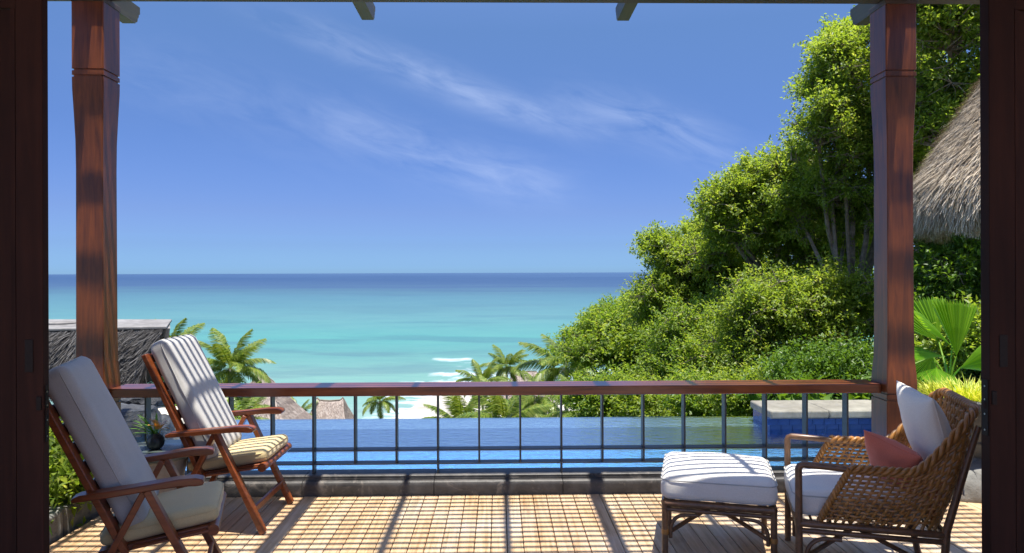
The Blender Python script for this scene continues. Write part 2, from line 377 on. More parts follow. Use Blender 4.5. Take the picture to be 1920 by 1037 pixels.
# ------------------------------------------------------------------ mesh helpers
def link(name, me, mat, parent=None, loc=None):
    o = bpy.data.objects.new(name, me)
    if mat is not None and not me.materials: me.materials.append(MAT[mat] if isinstance(mat, str) else mat)
    COL.objects.link(o)
    if parent is not None: o.parent = parent
    if loc is not None: o.location = loc
    return o
class MB:
    def __init__(s): s.v = []; s.f = []
    def add(s, vs, fs):
        k = len(s.v); s.v += [tuple(q) for q in vs]; s.f += [tuple(i + k for i in f) for f in fs]
    def box(s, x0, x1, y0, y1, z0, z1):
        s.add([(x, y, z) for x in (x0, x1) for y in (y0, y1) for z in (z0, z1)],
              [(0, 1, 3, 2), (4, 6, 7, 5), (0, 4, 5, 1), (2, 3, 7, 6), (0, 2, 6, 4), (1, 5, 7, 3)])
        return s
    def bar(s, p, q, w, h, up=(0, 0, 1)):
        """bar from p to q; w across, h along 'up'"""
        p, q, up = Vector(p), Vector(q), Vector(up); d = (q - p).normalized()
        a = d.cross(up).normalized(); b = a.cross(d).normalized()
        vs = []
        for c in (p, q):
            for i, j in ((-1, -1), (1, -1), (1, 1), (-1, 1)): vs.append(c + a * (i * w / 2) + b * (j * h / 2))
        s.add(vs, [(0, 1, 2, 3), (7, 6, 5, 4), (0, 4, 5, 1), (1, 5, 6, 2), (2, 6, 7, 3), (3, 7, 4, 0)])
        return s
    def tube(s, pts, r, n=8, caps=True):
        pts = [Vector(p) for p in pts]; rs = r if isinstance(r, (list, tuple)) else [r] * len(pts)
        ref = None; rings = []
        for i, p in enumerate(pts):
            d = (pts[min(i + 1, len(pts) - 1)] - pts[max(i - 1, 0)]).normalized()
            if ref is None:
                ref = d.cross(Vector((0, 0, 1)))
                if ref.length < .1: ref = d.cross(Vector((0, 1, 0)))
            ref = (ref - d * ref.dot(d)).normalized(); b = d.cross(ref)
            rings.append([p + (ref * math.cos(2 * math.pi * k / n) + b * math.sin(2 * math.pi * k / n)) * rs[i] for k in range(n)])
        vs = [v for rg in rings for v in rg]
        fs = [(i * n + k, i * n + (k + 1) % n, (i + 1) * n + (k + 1) % n, (i + 1) * n + k) for i in range(len(pts) - 1) for k in range(n)]
        if caps: fs += [tuple(range(n - 1, -1, -1)), tuple((len(pts) - 1) * n + k for k in range(n))]
        s.add(vs, fs); return s
    def lathe(s, prof, n=32, wob=None):
        vs = []
        for r, z in prof:
            for k in range(n):
                a = 2 * math.pi * k / n; rr = r * (wob(a, z) if wob else 1)
                vs.append((rr * math.cos(a), rr * math.sin(a), z))
        m = len(prof)
        s.add(vs, [(i * n + k, i * n + (k + 1) % n, (i + 1) * n + (k + 1) % n, (i + 1) * n + k) for i in range(m - 1) for k in range(n)]
              + [tuple(range(n - 1, -1, -1)), tuple((m - 1) * n + k for k in range(n))])
        return s
    def prism(s, pts, axis, a, b):
        """extrude a 2D outline: axis 'Y' -> pts are (x,z), 'X' -> pts are (y,z)"""
        n = len(pts); mk = (lambda p, t: (p[0], t, p[1])) if axis == 'Y' else (lambda p, t: (t, p[0], p[1]))
        s.add([mk(p, a) for p in pts] + [mk(p, b) for p in pts],
              [tuple(range(n)), tuple(range(2 * n - 1, n - 1, -1))] + [(i, i + n, (i + 1) % n + n, (i + 1) % n) for i in range(n)])
        return s
    def mesh(s, name, smooth=0.0):
        me = bpy.data.meshes.new(name); me.from_pydata(s.v, [], s.f); 
        bm = bmesh.new(); bm.from_mesh(me); bmesh.ops.recalc_face_normals(bm, faces=bm.faces); bm.to_mesh(me); bm.free()
        if smooth:
            me.polygons.foreach_set('use_smooth', [True] * len(me.polygons))
            me.set_sharp_from_angle(angle=R(smooth))
        return me
    def build(s, name, mat, parent=None, smooth=0.0, bevel=0.0, loc=None, seg=2):
        me = s.mesh(name, smooth); o = link(name, me, mat, parent, loc)
        if bevel:
            b = o.modifiers.new('bevel', 'BEVEL'); b.width = bevel; b.segments = seg; b.limit_method = 'ANGLE'; b.angle_limit = R(40)
            me.polygons.foreach_set('use_smooth', [True] * len(me.polygons)); me.set_sharp_from_angle(angle=R(40))
            b.harden_normals = False
        return o
def npmesh(name, V, Fc, smooth=False):
    """V (n,3) array, Fc (m,k) int array"""
    me = bpy.data.meshes.new(name); m, k = Fc.shape
    me.vertices.add(len(V)); me.vertices.foreach_set('co', V.astype(np.float32).ravel())
    me.loops.add(m * k); me.loops.foreach_set('vertex_index', Fc.astype(np.int32).ravel())
    me.polygons.add(m); me.polygons.foreach_set('loop_start', np.arange(0, m * k, k, dtype=np.int32))
    if smooth: me.polygons.foreach_set('use_smooth', np.ones(m, dtype=bool))
    me.update(calc_edges=True); return me
def tag(o, label=None, cat=None, group=None, kind=None):
    for k, v in (('label', label), ('category', cat), ('group', group), ('kind', kind)):
        if v: o[k] = v
    return o
def empty(name, loc=(0, 0, 0), rz=0.0, label=None, cat=None, group=None):
    o = bpy.data.objects.new(name, None); o.location = loc; o.rotation_euler = (0, 0, rz); o.empty_display_size = .1
    COL.objects.link(o); return tag(o, label, cat, group)
def tree_children(o): return [c for c in bpy.data.objects if c.parent == o]
def dup(root, loc, rz, label, scale=None):
    kids = {}
    r = root.copy(); COL.objects.link(r); r.location = loc; r.rotation_euler = (0, 0, rz); r['label'] = label
    if scale: r.scale = (scale,) * 3
    for ch in tree_children(root):
        c = ch.copy(); COL.objects.link(c); c.parent = r
        for g in tree_children(ch):
            d = g.copy(); COL.objects.link(d); d.parent = c
    return r
def cushion(w, d, h, r=.035, crown=.02, n=22, warp=.006, seed=0.0):
    """a padded box: centred in x, y, bottom at z=0"""
    bm = bmesh.new(); bmesh.ops.create_cube(bm, size=2)
    bmesh.ops.subdivide_edges(bm, edges=bm.edges[:], cuts=n, use_grid_fill=True)
    hw, hd, hh = w / 2, d / 2, h / 2
    for vtx in bm.verts:
        c = vtx.co; x, y, z = c.x, c.y, c.z
        g = lambda t: math.copysign(abs(t) ** .8, t)
        p = Vector((g(x) * hw, g(y) * hd, z * hh))
        q = Vector((max(-hw + r, min(hw - r, p.x)), max(-hd + r, min(hd - r, p.y)), max(-hh + r, min(hh - r, p.z))))
        dlt = p - q
        if dlt.length > 1e-6: p = q + dlt.normalized() * min(r, dlt.length)
        k = (1 - (p.x / hw) ** 2) * (1 - (p.y / hd) ** 2)
        if z > .2: p.z += crown * max(k, 0) ** .6
        s = 1 + .012 * (1 - z * z); p.x *= s; p.y *= s
        nv = mnoise.noise(Vector((p.x * 7 + seed, p.y * 7, p.z * 7))); nv2 = mnoise.noise(Vector((p.x * 2.4 + seed + 9, p.y * 19, p.z * 3)))
        p += p.normalized() * (nv * warp + nv2 * warp * .6)
        vtx.co = p + Vector((0, 0, hh))
    bmesh.ops.recalc_face_normals(bm, faces=bm.faces)
    me = bpy.data.meshes.new('cushion'); bm.to_mesh(me); bm.free()
    me.polygons.foreach_set('use_smooth', [True] * len(me.polygons)); return me
def rrect(w, d, z, r=.04, n=6):
    pts = []
    for cx, cy, a0 in ((w / 2 - r, d / 2 - r, 0), (-w / 2 + r, d / 2 - r, 90), (-w / 2 + r, -d / 2 + r, 180), (w / 2 - r, -d / 2 + r, 270)):
        for k in range(n + 1):
            a = R(a0 + 90 * k / n); pts.append((cx + r * math.cos(a), cy + r * math.sin(a), z))
        
    out = []
    for i, p in enumerate(pts):
        out.append(p); q = pts[(i + 1) % len(pts)]
        if math.dist(p, q) > .1:
            for k in range(1, 8): out.append(tuple(a + (b - a) * k / 8 for a, b in zip(p, q)))
    return out + [out[0]]
def pillow(w, h, t, n=22, pinch=.07, seed=0.0, crease=.006):
    """throw pillow standing in the XZ plane, thickness along Y, centred"""
    vs = []; fs = []
    for side in (1, -1):
        for i in range(n + 1):
            for j in range(n + 1):
                a = -1 + 2 * i / n; b = -1 + 2 * j / n
                a = math.sin(a * math.pi / 2); b = math.sin(b * math.pi / 2)
                x = a * (1 - pinch * (1 - b * b)); z = b * (1 - pinch * (1 - a * a))
                k = max((1 - a * a) * (1 - b * b), 0) ** .42
                e = crease * mnoise.noise(Vector((x * 3 + seed, z * 3, side))) * min(1, k * 3)
                vs.append((x * w / 2, side * (t / 2 * k + e), z * h / 2))
    N = n + 1
    for sdx in (0, 1):
        o = sdx * N * N
        for i in range(n):
            for j in range(n):
                q = (o + i * N + j, o + (i + 1) * N + j, o + (i + 1) * N + j + 1, o + i * N + j + 1)
                fs.append(q if sdx else q[::-1])
    bm = bmesh.new(); me = bpy.data.meshes.new('pillow'); me.from_pydata(vs, [], fs); bm.from_mesh(me)
    bmesh.ops.remove_doubles(bm, verts=bm.verts, dist=.0006); bmesh.ops.recalc_face_normals(bm, faces=bm.faces); bm.to_mesh(me); bm.free()
    me.polygons.foreach_set('use_smooth', [True] * len(me.polygons))
    edge = []
    for a, b in [(-1 + 2 * k / 16, -1) for k in range(17)] + [(1, -1 + 2 * k / 16) for k in range(1, 17)] + [(1 - 2 * k / 16, 1) for k in range(1, 17)] + [(-1, 1 - 2 * k / 16) for k in range(1, 17)]:
        edge.append((a * (1 - pinch * (1 - b * b)) * w / 2, 0, b * (1 - pinch * (1 - a * a)) * h / 2))
    return me, edge

# ================================================================== THE SETTING
SEA = -35.0
mb = MB(); mb.add([(-90000, 100, SEA), (90000, 100, SEA), (90000, 90000, SEA), (-90000, 90000, SEA)], [(0, 1, 2, 3)])
tag(mb.build('ocean', 'ocean'), kind='structure')

def terr(x, y):
    z = -1.6 - .27 * (y - 8.6)
    if y < 8.6: z = -1.6
    z = max(z, -36.5 + max(0, 40 - y) * 0)
    if y < 12: z = min(z, -1.6)
    hill = max(0, x - (1.5 + .10 * y)) * .42 * min(1, max(0, (y - 10) / 8))
    hill = min(hill, 26)
    if x > 3.2 and y < 9.5: z = -.15
    fall = max(0, 1 - max(0, y - 60) / 90)
    z += hill * fall
    if x < -3.6 and y < 9: z = -.35
    return z + .25 * mnoise.noise(Vector((x * .25, y * .25, 0))) * min(1, max(0, (y - 9) / 6))
NX, NY = 120, 110
xs = np.concatenate([np.linspace(-160, -20, 25), np.linspace(-19, 19, 70), np.linspace(20, 160, 25)])
ys_ = np.concatenate([np.linspace(5.9, 30, 60), np.linspace(31, 178, 50)])
Vt = np.array([(x, y, terr(x, y)) for x in xs for y in ys_])
i, j = np.meshgrid(np.arange(NX - 1), np.arange(NY - 1), indexing='ij')
a = (i * NY + j).ravel(); Ft = np.stack([a, a + NY, a + NY + 1, a + 1], 1)
# the hole for the pool
cx = Vt[Ft].mean(1); keep = ~((cx[:, 0] > -3.5) & (cx[:, 0] < 4.6) & (cx[:, 1] < 8.7))
tag(link('hillside', npmesh('hillside', Vt, Ft[keep], True), 'hill'), kind='structure')
mb = MB()
xsb = np.linspace(-90, 140, 47); row = []
for x in xsb:
    ye = 166 + 4.4 * min(max(x + 31, 0), 16)
    row.append(((x, 118, SEA + .9), (x, ye - 14, SEA + .45), (x, ye + 3, SEA - .25)))
for k in range(len(row) - 1):
    for t in (0, 1):
        mb.add([row[k][t], row[k + 1][t], row[k + 1][t + 1], row[k][t + 1]], [(0, 1, 2, 3)])
tag(mb.build('beach', 'sand', smooth=60), kind='structure')

# ------------------------------------------------------------------ deck
mb = MB()
for y in np.arange(2.9, 5.1, .45): mb.box(-2.68, 4.1, y, y + .06, -.16, -.030)
mb.box(-2.7, 4.15, 2.72, 5.12, -.34, -.30)
deck = tag(mb.build('deck', 'darkwood'), kind='structure')
pitch = .0965
pm = MB().box(-.0460, .0460, -1.19, 1.19, -.026, 0).mesh('plank', 0)
k = 0
x = -2.66 + pitch / 2
while x < 4.05:
    o = link('plank', pm, 'deck', deck, (x, 3.93, random.uniform(-.0012, .0012)))
    o.rotation_euler = (0, random.uniform(-.006, .006), 0)
    b = o.modifiers.new('bevel', 'BEVEL'); b.width = .003; b.segments = 1
    x += pitch; k += 1

# ------------------------------------------------------------------ stone kerb under the railing
kerb = tag(MB().box(-2.9, 3.4, 5.14, 5.36, -.34, -.06).build('kerb', 'curb'), kind='structure')
jx = [-2.86, -1.42, -.475, .455, 1.40, 2.36, 3.40]
for a_, b_ in zip(jx[:-1], jx[1:]):
    mbk = MB(); g = .0025
    prof = [(5.125, -.02), (5.125, .068), (5.129, .088), (5.138, .098), (5.15, .102), (5.205, .102), (5.205, .118), (5.211, .124), (5.37, .124), (5.37, -.02)]
    mbk.prism(prof, 'X', a_ + g, b_ - g)
    mbk.build('kerb_stone', 'curb', kerb, smooth=35)

# ------------------------------------------------------------------ pool
WZ = -.05
pool = empty('swimming_pool', (0, 6.9, WZ), 0, 'infinity pool behind the railing, blue water level with its far edge', 'swimming pool')
def pw(mbx, name, mat, **k):
    o = mbx.build(name, mat, None, **k); o.parent = pool; o.location = (0, -6.9, -WZ); return o
pw(MB().box(-3.3, 4.5, 5.38, 8.06, -1.5, -1.3), 'basin_floor', 'poolwall')
pw(MB().box(-3.3, 4.5, 7.60, 8.08, -2.6, -.064), 'weir_wall', 'weir')
pw(MB().box(-3.3, 4.5, 5.372, 5.44, -1.3, -.025), 'near_wall', 'poolwall')
pw(MB().box(-3.42, -3.3, 5.372, 8.08, -2.6, .02), 'side_wall', 'coping')
pw(MB().box(-3.3, 4.5, 5.44, 7.05, -1.3, -.17), 'shelf_step', 'poolshelf')
wmesh = npmesh('water_surface', np.array([(-3.3, 5.44, WZ), (4.5, 5.44, WZ), (4.5, 8.078, WZ), (-3.3, 8.078, WZ)], dtype=float), np.array([[0, 1, 2, 3]]))
o = link('water_surface', wmesh, 'water', pool, (0, -6.9, -WZ))
pw(MB().box(2.84, 4.5, 7.37, 7.92, -1.3, .065), 'pier_wall', 'tile')
for kx, (a_, b_) in enumerate(((2.81, 3.42), (3.424, 4.16), (4.164, 4.9))):
    pw(MB().box(a_, b_, 7.32, 7.94, .072, .155), 'coping_stone', 'coping', bevel=.018, seg=3)
tl = MB().box(-.0585, .0585, -.006, 0, -.03, .03).mesh('tile')
for r_ in range(3):
    for c_ in range(14):
        t = link('tile', tl, 'tile', pool, (2.84 + c_ * .121 + (r_ % 2) * .03, 7.368 - 6.9, .032 - r_ * .063 - WZ + random.uniform(-.0005, .0005)))
        t.rotation_euler = (random.uniform(-.01, .01), 0, random.uniform(-.012, .012))
# pale paving beside the pool on the left
tag(MB().box(-4.4, -3.424, 6.7, 8.6, -.4, .012).build('path', 'path', bevel=.01), kind='structure')

# ------------------------------------------------------------------ posts
def post(cx, label, rz=0):
    e = empty('post', (cx, 5.225, 0), rz, label, 'post', 'carved timber posts of the pergola')
    prof = [(.113, 0), (.113, .655), (.104, .656), (.104, .668), (.113, .669), (.113, .700), (.104, .701), (.104, .713), (.113, .714), (.113, .78),
            (.109, .86), (.101, .96), (.098, 1.2), (.096, 2.35), (.098, 2.55), (.105, 2.75), (.112, 2.92), (.113, 3.0),
            (.113, 3.005), (.104, 3.006), (.104, 3.018), (.113, 3.019), (.113, 3.05), (.104, 3.051), (.104, 3.063), (.113, 3.064), (.113, 3.54)]
    mb = MB(); vs = []
    for h, z in prof:
        c = .006
        for dx, dy in ((-1, -1), (1, -1), (1, 1), (-1, 1)):
            for q in ((0, 1) if (dx * dy) > 0 else (1, 0)):
                vs.append((dx * (h - (c if q == 0 else 0)), dy * (h - (0 if q == 0 else c)), z))
    n = 8; m = len(prof)
    # order ring points by angle
    ring = sorted(range(8), key=lambda t: math.atan2(vs[t][1], vs[t][0]))
    vs2 = [vs[i * 8 + t] for i in range(m) for t in ring]
    mb.add(vs2, [(i * n + k, i * n + (k + 1) % n, (i + 1) * n + (k + 1) % n, (i + 1) * n + k) for i in range(m - 1) for k in range(n)]
           + [tuple(range(n - 1, -1, -1)), tuple((m - 1) * n + k for k in range(n))])
    mb.build('shaft', 'mahogany', e, smooth=12)
    mb = MB(); mb.box(-.118, .118, -.118, .118, 3.541, 3.582); mb.build('capital', 'beamwood', e, bevel=.004)
    return e
post(-2.925, 'left timber post, behind the two reclining armchairs')
post(2.925, 'right timber post, behind the wicker armchair and near the thatched roof')

# ------------------------------------------------------------------ pergola overhead
perg = empty('pergola', (0, 5.2, 3.55), 0, 'slatted timber pergola on two posts whose rafter ends hang into the top of the view', 'pergola')
def pp(mbx, name, mat, **k):
    o = mbx.build(name, mat, None, **k); o.parent = perg; o.location = (0, -5.2, -3.55); return o
pp(MB().box(-3.9, 3.9, 5.115, 5.235, 3.585, 3.72), 'beam', 'beamwood', bevel=.004)
def rafter(x, wd, zb, yend, name='rafter', h=.13):
    # moulded end: a stepped cyma profile
    e = yend
    pr = [(3.40, zb + h), (3.40, zb), (e - .03, zb), (e - .03, zb + .016), (e - .008, zb + .016), (e, zb + .03), (e + .004, zb + .05), (e + .018, zb + .062),
          (e + .022, zb + .085), (e + .04, zb + .095), (e + .04, zb + h)]
    m_ = MB().prism(pr, 'X', x - wd / 2, x + wd / 2); pp(m_, name, 'raftwood')
for x_ in (-1.045, 1.005): rafter(x_, .095, 3.628, 5.75)
for x_ in (-2.925, 2.925): rafter(x_, .10, 3.585, 5.72, h=.15)
for x_ in (-2.30, -1.68, -.37, .36, 1.68, 2.27): pp(MB().box(x_ - .020, x_ + .020, 3.44, 5.10, 3.66, 3.735), 'purlin', 'raftwood')
sl = MB().box(-3.5, 3.5, -.0155, .0155, 0, .022).mesh('slat')
yy = 3.455
while yy < 5.08:
    o = link('slat', sl, 'beamwood', perg, (0, yy - 5.2, 3.738 - 3.55)); yy += .081

# ------------------------------------------------------------------ railing
rail = empty('railing', (0, 5.285, .12), 0, 'terrace railing with a wide mahogany handrail and dark steel flat bars', 'railing')
def rp(mbx, name, mat, **k):
    o = mbx.build(name, mat, None, **k); o.parent = rail; o.location = (0, -5.285, -.12); return o
rp(MB().box(-2.81, 2.805, 5.17, 5.405, .706, .772), 'handrail', 'mahogany_x', bevel=.006)
for z in (.292, .192): rp(MB().box(-2.811, 2.811, 5.235, 5.325, z, z + .009), 'lower_rail', 'steel', bevel=.001)
bal = {}
for k in range(-9, 10):
    x = .152 + .3045 * k
    if abs(x) > 2.78: continue
    tall = (k - 1) % 3 == 0
    z0 = .126 if tall else .203
    wd = .013
    rp(MB().box(x - wd / 2, x + wd / 2, 5.242, 5.318, z0, .704), 'baluster', 'steel', bevel=.001)

# ------------------------------------------------------------------ the villa: room behind left open for fill light, eave overhead
villa = empty('villa', (0, 0, 0), 0, 'dim timber room with overhanging eave that the view is seen from', 'building')
MB().box(-3.4, 3.4, -.6, 2.70, -.06, -.004).build('floor', 'floorwood', villa)
tag(MB().box(-12, 12, -12, -.62, -.3, -.03).build('bounce_ground', 'bouncestone'), kind='structure')  # unseen paving added behind the camera to bounce warm fill light forward
MB().box(-3.4, 3.4, 2.56, 2.70, 2.74, 2.95).build('door_header', 'darkwood', villa)
MB().box(-5.2, 5.2, .9, 3.435, 3.32, 3.62).build('roof', 'soffit', villa)
MB().box(-3.5, 3.5, 2.56, 2.70, 3.0, 3.32).build('gable_wall', 'darkwood', villa)
for a_, b_ in ((-3.5, -2.62), (2.72, 3.5)): MB().box(a_, b_, 2.5, 2.70, 0, 3.0).build('wall', 'darkwood', villa)

def door(x_edge, sgn, th, label):
    e = empty('sliding_door', (x_edge, 2.68, 0), 0, label, 'door', 'sliding doors at the sides of the opening')
    s = sgn
    def bx(a, b, y0, y1, z0, z1): return MB().box(min(a * s, b * s), max(a * s, b * s), y0, y1, z0, z1)
    bx(0, .098, -th, 0, .01, 2.72).build('stile', 'darkwood', e, bevel=.003)
    bx(.82, .92, -th, 0, .01, 2.72).build('stile', 'darkwood', e, bevel=.003)
    bx(.1, .818, -th + .004, -.004, .01, .22).build('door_rail', 'darkwood', e)
    bx(.1, .818, -th + .004, -.004, 2.58, 2.72).build('door_rail', 'darkwood', e)
    bx(.1, .818, -th + .016, -.014, .222, 2.578).build('door_panel', 'darkwood', e)
    bx(.1, .116, -th + .002, -th + .016, .222, 2.578).build('moulding', 'darkwood', e)
    pl = bx(-.0025, .0, -th + .010, -.010, .98, 1.19).build('lock_plate', 'brass', e)
    for z in (1.0, 1.06, 1.115, 1.165): MB().lathe([(.0035, 0), (.0035, .0015)], 8).build('screw', 'screw', pl, loc=(-.0027 * s, -th / 2, z)).rotation_euler = (0, -R(90) * s, 0)
    bx(-.004, -.0026, -th / 2 - .008, -th / 2 + .008, 1.08, 1.105).build('bolt_hole', 'darkwood', pl)
    bx(.035, .065, -th - .003, -th, 1.24, 1.36).build('flush_pull', 'brass', e, bevel=.001)
    bx(.005, .022, -th - .006, -th, 1.10, 1.15).build('latch', 'brass', e, bevel=.001)
    return e
door(P(92, 518, 2.68).x, -1, .036, 'left sliding door of dark wood, its edge beside the nearer reclining armchair')
door(P(1838, 518, 2.68).x, 1, .052, 'right sliding door of dark wood with a metal lock plate, beside the wicker armchair')

# ================================================================== FURNITURE
# reclining armchair; local origin on the floor below the front tips of the armrests, facing +X
def armchair(loc, rz, label):
    e = empty('reclining_armchair', loc, rz, label, 'armchair', 'high-backed timber reclining armchairs')
    W = .29
    def Cv(x, z): return Vector((x, 0, z))
    for s in (-1, 1):
        y = s * W
        # armrest: gently curved
        top = [(-.53, .600), (-.53, .618), (-.50, .630), (-.38, .638), (-.22, .652), (-.10, .664), (-.03, .664), (0, .655), (.006, .640), (0, .628), (-.03, .626),
               (-.10, .630), (-.22, .622), (-.38, .608), (-.50, .600)]
        MB().prism(top, 'Y', y - .039, y + .039).build('armrest', 'chairwood', e, bevel=.006)
        yl = s * (W - .002)
        MB().bar((-.235, yl, .622), (.055, yl, .004), .032, .060, (0, 1, 0)).build('front_leg', 'chairwood', e, bevel=.004)
        yr = s * (W - .030)
        MB().bar((-.245, yr, .618), (-.56, yr, .004), .030, .056, (0, 1, 0)).build('rear_leg', 'chairwood', e, bevel=.004)
        ys2 = s * .245
        MB().bar((-.325, ys2, .33), (-.682, ys2, 1.10), .030, .066, (0, 1, 0)).build('back_stile', 'chairwood', e, bevel=.004)
        ye = s * .214
        MB().bar((-.44, ye, .335), (.035, ye, .405), .030, .070, (0, 1, 0)).build('seat_rail', 'chairwood', e, bevel=.004)
        MB().bar((-.30, s * .262, .36), (.02, s * .262, .40), .010, .05, (0, 1, 0)).build('side_apron', 'chairwood', e, bevel=.003)
    MB().tube([(.04, -.275, .400), (.04, .275, .400)], .027, 10).build('front_rail', 'chairwood', e, smooth=50)
    MB().bar((-.008, -.275, .14), (-.008, .275, .14), .02, .04).build('stretcher', 'chairwood', e, bevel=.003)
    MB().bar((-.49, -.25, .14), (-.49, .25, .14), .02, .04).build('stretcher', 'chairwood', e, bevel=.003)
    # slats of seat and back
    sm = MB().box(-.026, .026, -.2, .2, -.007, .007).mesh('slat')
    for k in range(6):
        t = (k + .5) / 6; o = link('seat_slat', sm, 'chairwood', e, (-.42 + .42 * t, 0, .362 + .062 * t)); o.rotation_euler = (0, -R(8.4), 0)
    bd = Vector((-.682 + .325, 0, 1.10 - .33)); ang = math.atan2(bd.z, bd.x)
    bs = MB().box(-.03, .03, -.23, .23, -.007, .007).mesh('slat2')
    for k in range(8):
        t = .16 + .8 * k / 7; p = Vector((-.325, 0, .33)) + bd * t; o = link('back_slat', bs, 'chairwood', e, p); o.rotation_euler = (0, -ang, 0)
    # cushions
    seat = link('seat_cushion', cushion(.50, .475, .080, .034, .012, 18, .005, random.random() * 9), 'cream_fabric', e, (-.185, 0, .388))
    seat.rotation_euler = (0, -R(8.4), 0)
    L = .80
    back = link('back_cushion', cushion(L, .475, .118, .040, .012, 22, .006, random.random() * 9), 'grey_fabric', e)
    nrm = Vector((math.sin(ang), 0, -math.cos(ang))); nrm = -nrm if nrm.x < 0 else nrm
    c = Vector((-.325, 0, .33)) + bd.normalized() * (.09 + L / 2) + nrm * .018
    # cushion X along the back, Z along nrm
    xd = bd.normalized(); zd = nrm; yd = zd.cross(xd)
    back.matrix_local = Matrix.Translation(c) @ Matrix((xd, yd, zd)).transposed().to_4x4()
    for cu, l_, zc in ((seat, .50, .040), (back, L, .070)):
        pts = [(p[0], p[1], p[2]) for p in rrect(l_ * 1.012, .475 * 1.012, zc + .02, .05)]
        MB().tube(pts, .0028, 5, False).build('piping', 'piping' if cu is back else 'cream_fabric', cu, smooth=60)
    return e
random.seed(3)
armchair((-1.51, 4.69, 0), 0, 'reclining timber armchair farther from us, striped with sunlight, next to the railing')
armchair((-1.462, 3.60, 0), R(17.5), 'reclining timber armchair nearer to us, in full shade beside the left door')

# round side table
tb = empty('side_table', (-2.165, 4.50, 0), 0, 'round side table with green-grey stone top between the two reclining armchairs', 'table')
MB().lathe([(.235, .462), (.255, .466), (.262, .474), (.264, .486), (.262, .496), (.256, .500), (.1, .5005)], 56).build('tabletop', 'tabletop', tb, smooth=35)
MB().lathe([(.17, .03), (.172, .08), (.165, .2), (.175, .35), (.195, .44), (.2, .461)], 40).build('pedestal', 'tablebase', tb, smooth=35)
MB().lathe([(.20, 0), (.205, .008), (.205, .024), (.19, .0295)], 40).build('foot', 'tablebase', tb, smooth=35)
va = empty('flower_vase', (-2.16, 4.50, .5015), 0, 'small round ribbed dark vase holding spiky leaves and a yellow orange flower', 'vase')
MB().lathe([(.022, 0), (.034, .004), (.047, .022), (.053, .045), (.050, .066), (.038, .084), (.026, .092), (.024, .098), (.020, .094), (.018, .07)], 60,
           wob=lambda a, z: 1 + .035 * math.cos(a * 20 + z * 25)).build('vase_body', 'vase', va, smooth=80)
def strap_blade(mbx, base, az, length, width, lift, droop, n=6, fold=.15):
    """arching tapered blade"""
    d = Vector((math.cos(az), math.sin(az), 0)); sde = Vector((-math.sin(az), math.cos(az), 0)); p = Vector(base); a = lift
    L, Rr, C = [], [], []
    for i in range(n + 1):
        t = i / n; wd = width * (.55 + .9 * t) * (1 - t) ** .55 if t > 0 else width * .5
        wd = max(wd, .0006); L.append(p + sde * wd / 2 + Vector((0, 0, wd * fold))); C.append(p.copy()); Rr.append(p - sde * wd / 2 + Vector((0, 0, wd * fold)))
        p = p + (d * math.cos(a) + Vector((0, 0, math.sin(a)))) * (length / n); a -= droop / n
    vs = L + C + Rr; N = n + 1
    mbx.add(vs, [(i, i + 1, N + i + 1, N + i) for i in range(n)] + [(N + i, N + i + 1, 2 * N + i + 1, 2 * N + i) for i in range(n)])
rv = random.Random(5)
for k in range(24):
    mb = MB(); strap_blade(mb, (rv.uniform(-.008, .008), rv.uniform(-.008, .008), .085), R(150) + rv.uniform(-1.5, 1.5), rv.uniform(.10, .18), rv.uniform(.017, .026), rv.uniform(.35, 1.2), rv.uniform(.2, 1.0))
    mb.build('leaf', 'strap', va, smooth=60)
for k in range(9):
    a_ = k * 2.4; mb = MB(); strap_blade(mb, (.035 + .008 * math.cos(a_), -.035, .13), a_, rv.uniform(.05, .085), .042, rv.uniform(.3, 1.3), .7, 5)
    mb.build('petal', 'petal' if k % 3 else 'petal2', va, smooth=60)
for k in range(5):
    a_ = rv.uniform(-.8, .8); mb = MB(); pts = [(.025, -.01, .09)]
    for t in range(1, 6): pts.append((.02 + .012 * t * math.cos(a_), .012 * t * math.sin(a_), .09 + .024 * t - .0035 * t * t))
    mb.tube(pts, .0011, 4).build('stem', 'petal', va)

# ------------------------------------------------------------------ ottoman (local: x across, y depth)
ot = empty('ottoman', (1.265, 4.125, 0), R(-15.5), 'square rattan ottoman with a thick white cushion in front of the wicker armchair', 'ottoman')
h = .285
for sx in (-1, 1):
    for sy in (-1, 1):
        MB().tube([(sx * h, sy * h, 0), (sx * h, sy * h, .335)], .0175, 12).build('leg', 'cane', ot, smooth=50)
        MB().tube([(sx * h, sy * h, .150), (sx * h, sy * h, .163), (sx * h, sy * h, .176)], .0200, 12).build('binding', 'weave', ot, smooth=50)
def frame_ring(parent, hw, hd, z, r, name='frame_rail'):
    for a_, b_ in (((-hw, -hd), (hw, -hd)), ((hw, -hd), (hw, hd)), ((hw, hd), (-hw, hd)), ((-hw, hd), (-hw, -hd))):
        MB().tube([(a_[0], a_[1], z), (b_[0], b_[1], z)], r, 10).build(name, 'cane', parent, smooth=50)
frame_ring(ot, h, h, .322, .021); frame_ring(ot, h, h, .287, .012)
# corner curved braces
for sx in (-1, 1):
    for sy in (-1, 1):
        for ax in (0, 1):
            pts = []
            for k in range(9):
                t = k / 8 * math.pi / 2; q = .032 + .075 * (1 - math.cos(t)) ; zz = .262 - .085 * (1 - math.sin(t))
                q2 = .030 + (.085) * (1 - math.cos(t)); 
                pts.append(((sx * (h - q2), sy * h, zz) if ax == 0 else (sx * h, sy * (h - q2), zz)))
            lo = (pts[0][0], pts[0][1], .13); pts = [lo] + pts
            last = pts[-1]; pts.append((last[0] - sx * .06, last[1], .264) if ax == 0 else (last[0], last[1] - sy * .06, .264))
            MB().tube(pts, .0105, 8).build('brace', 'cane', ot, smooth=50)
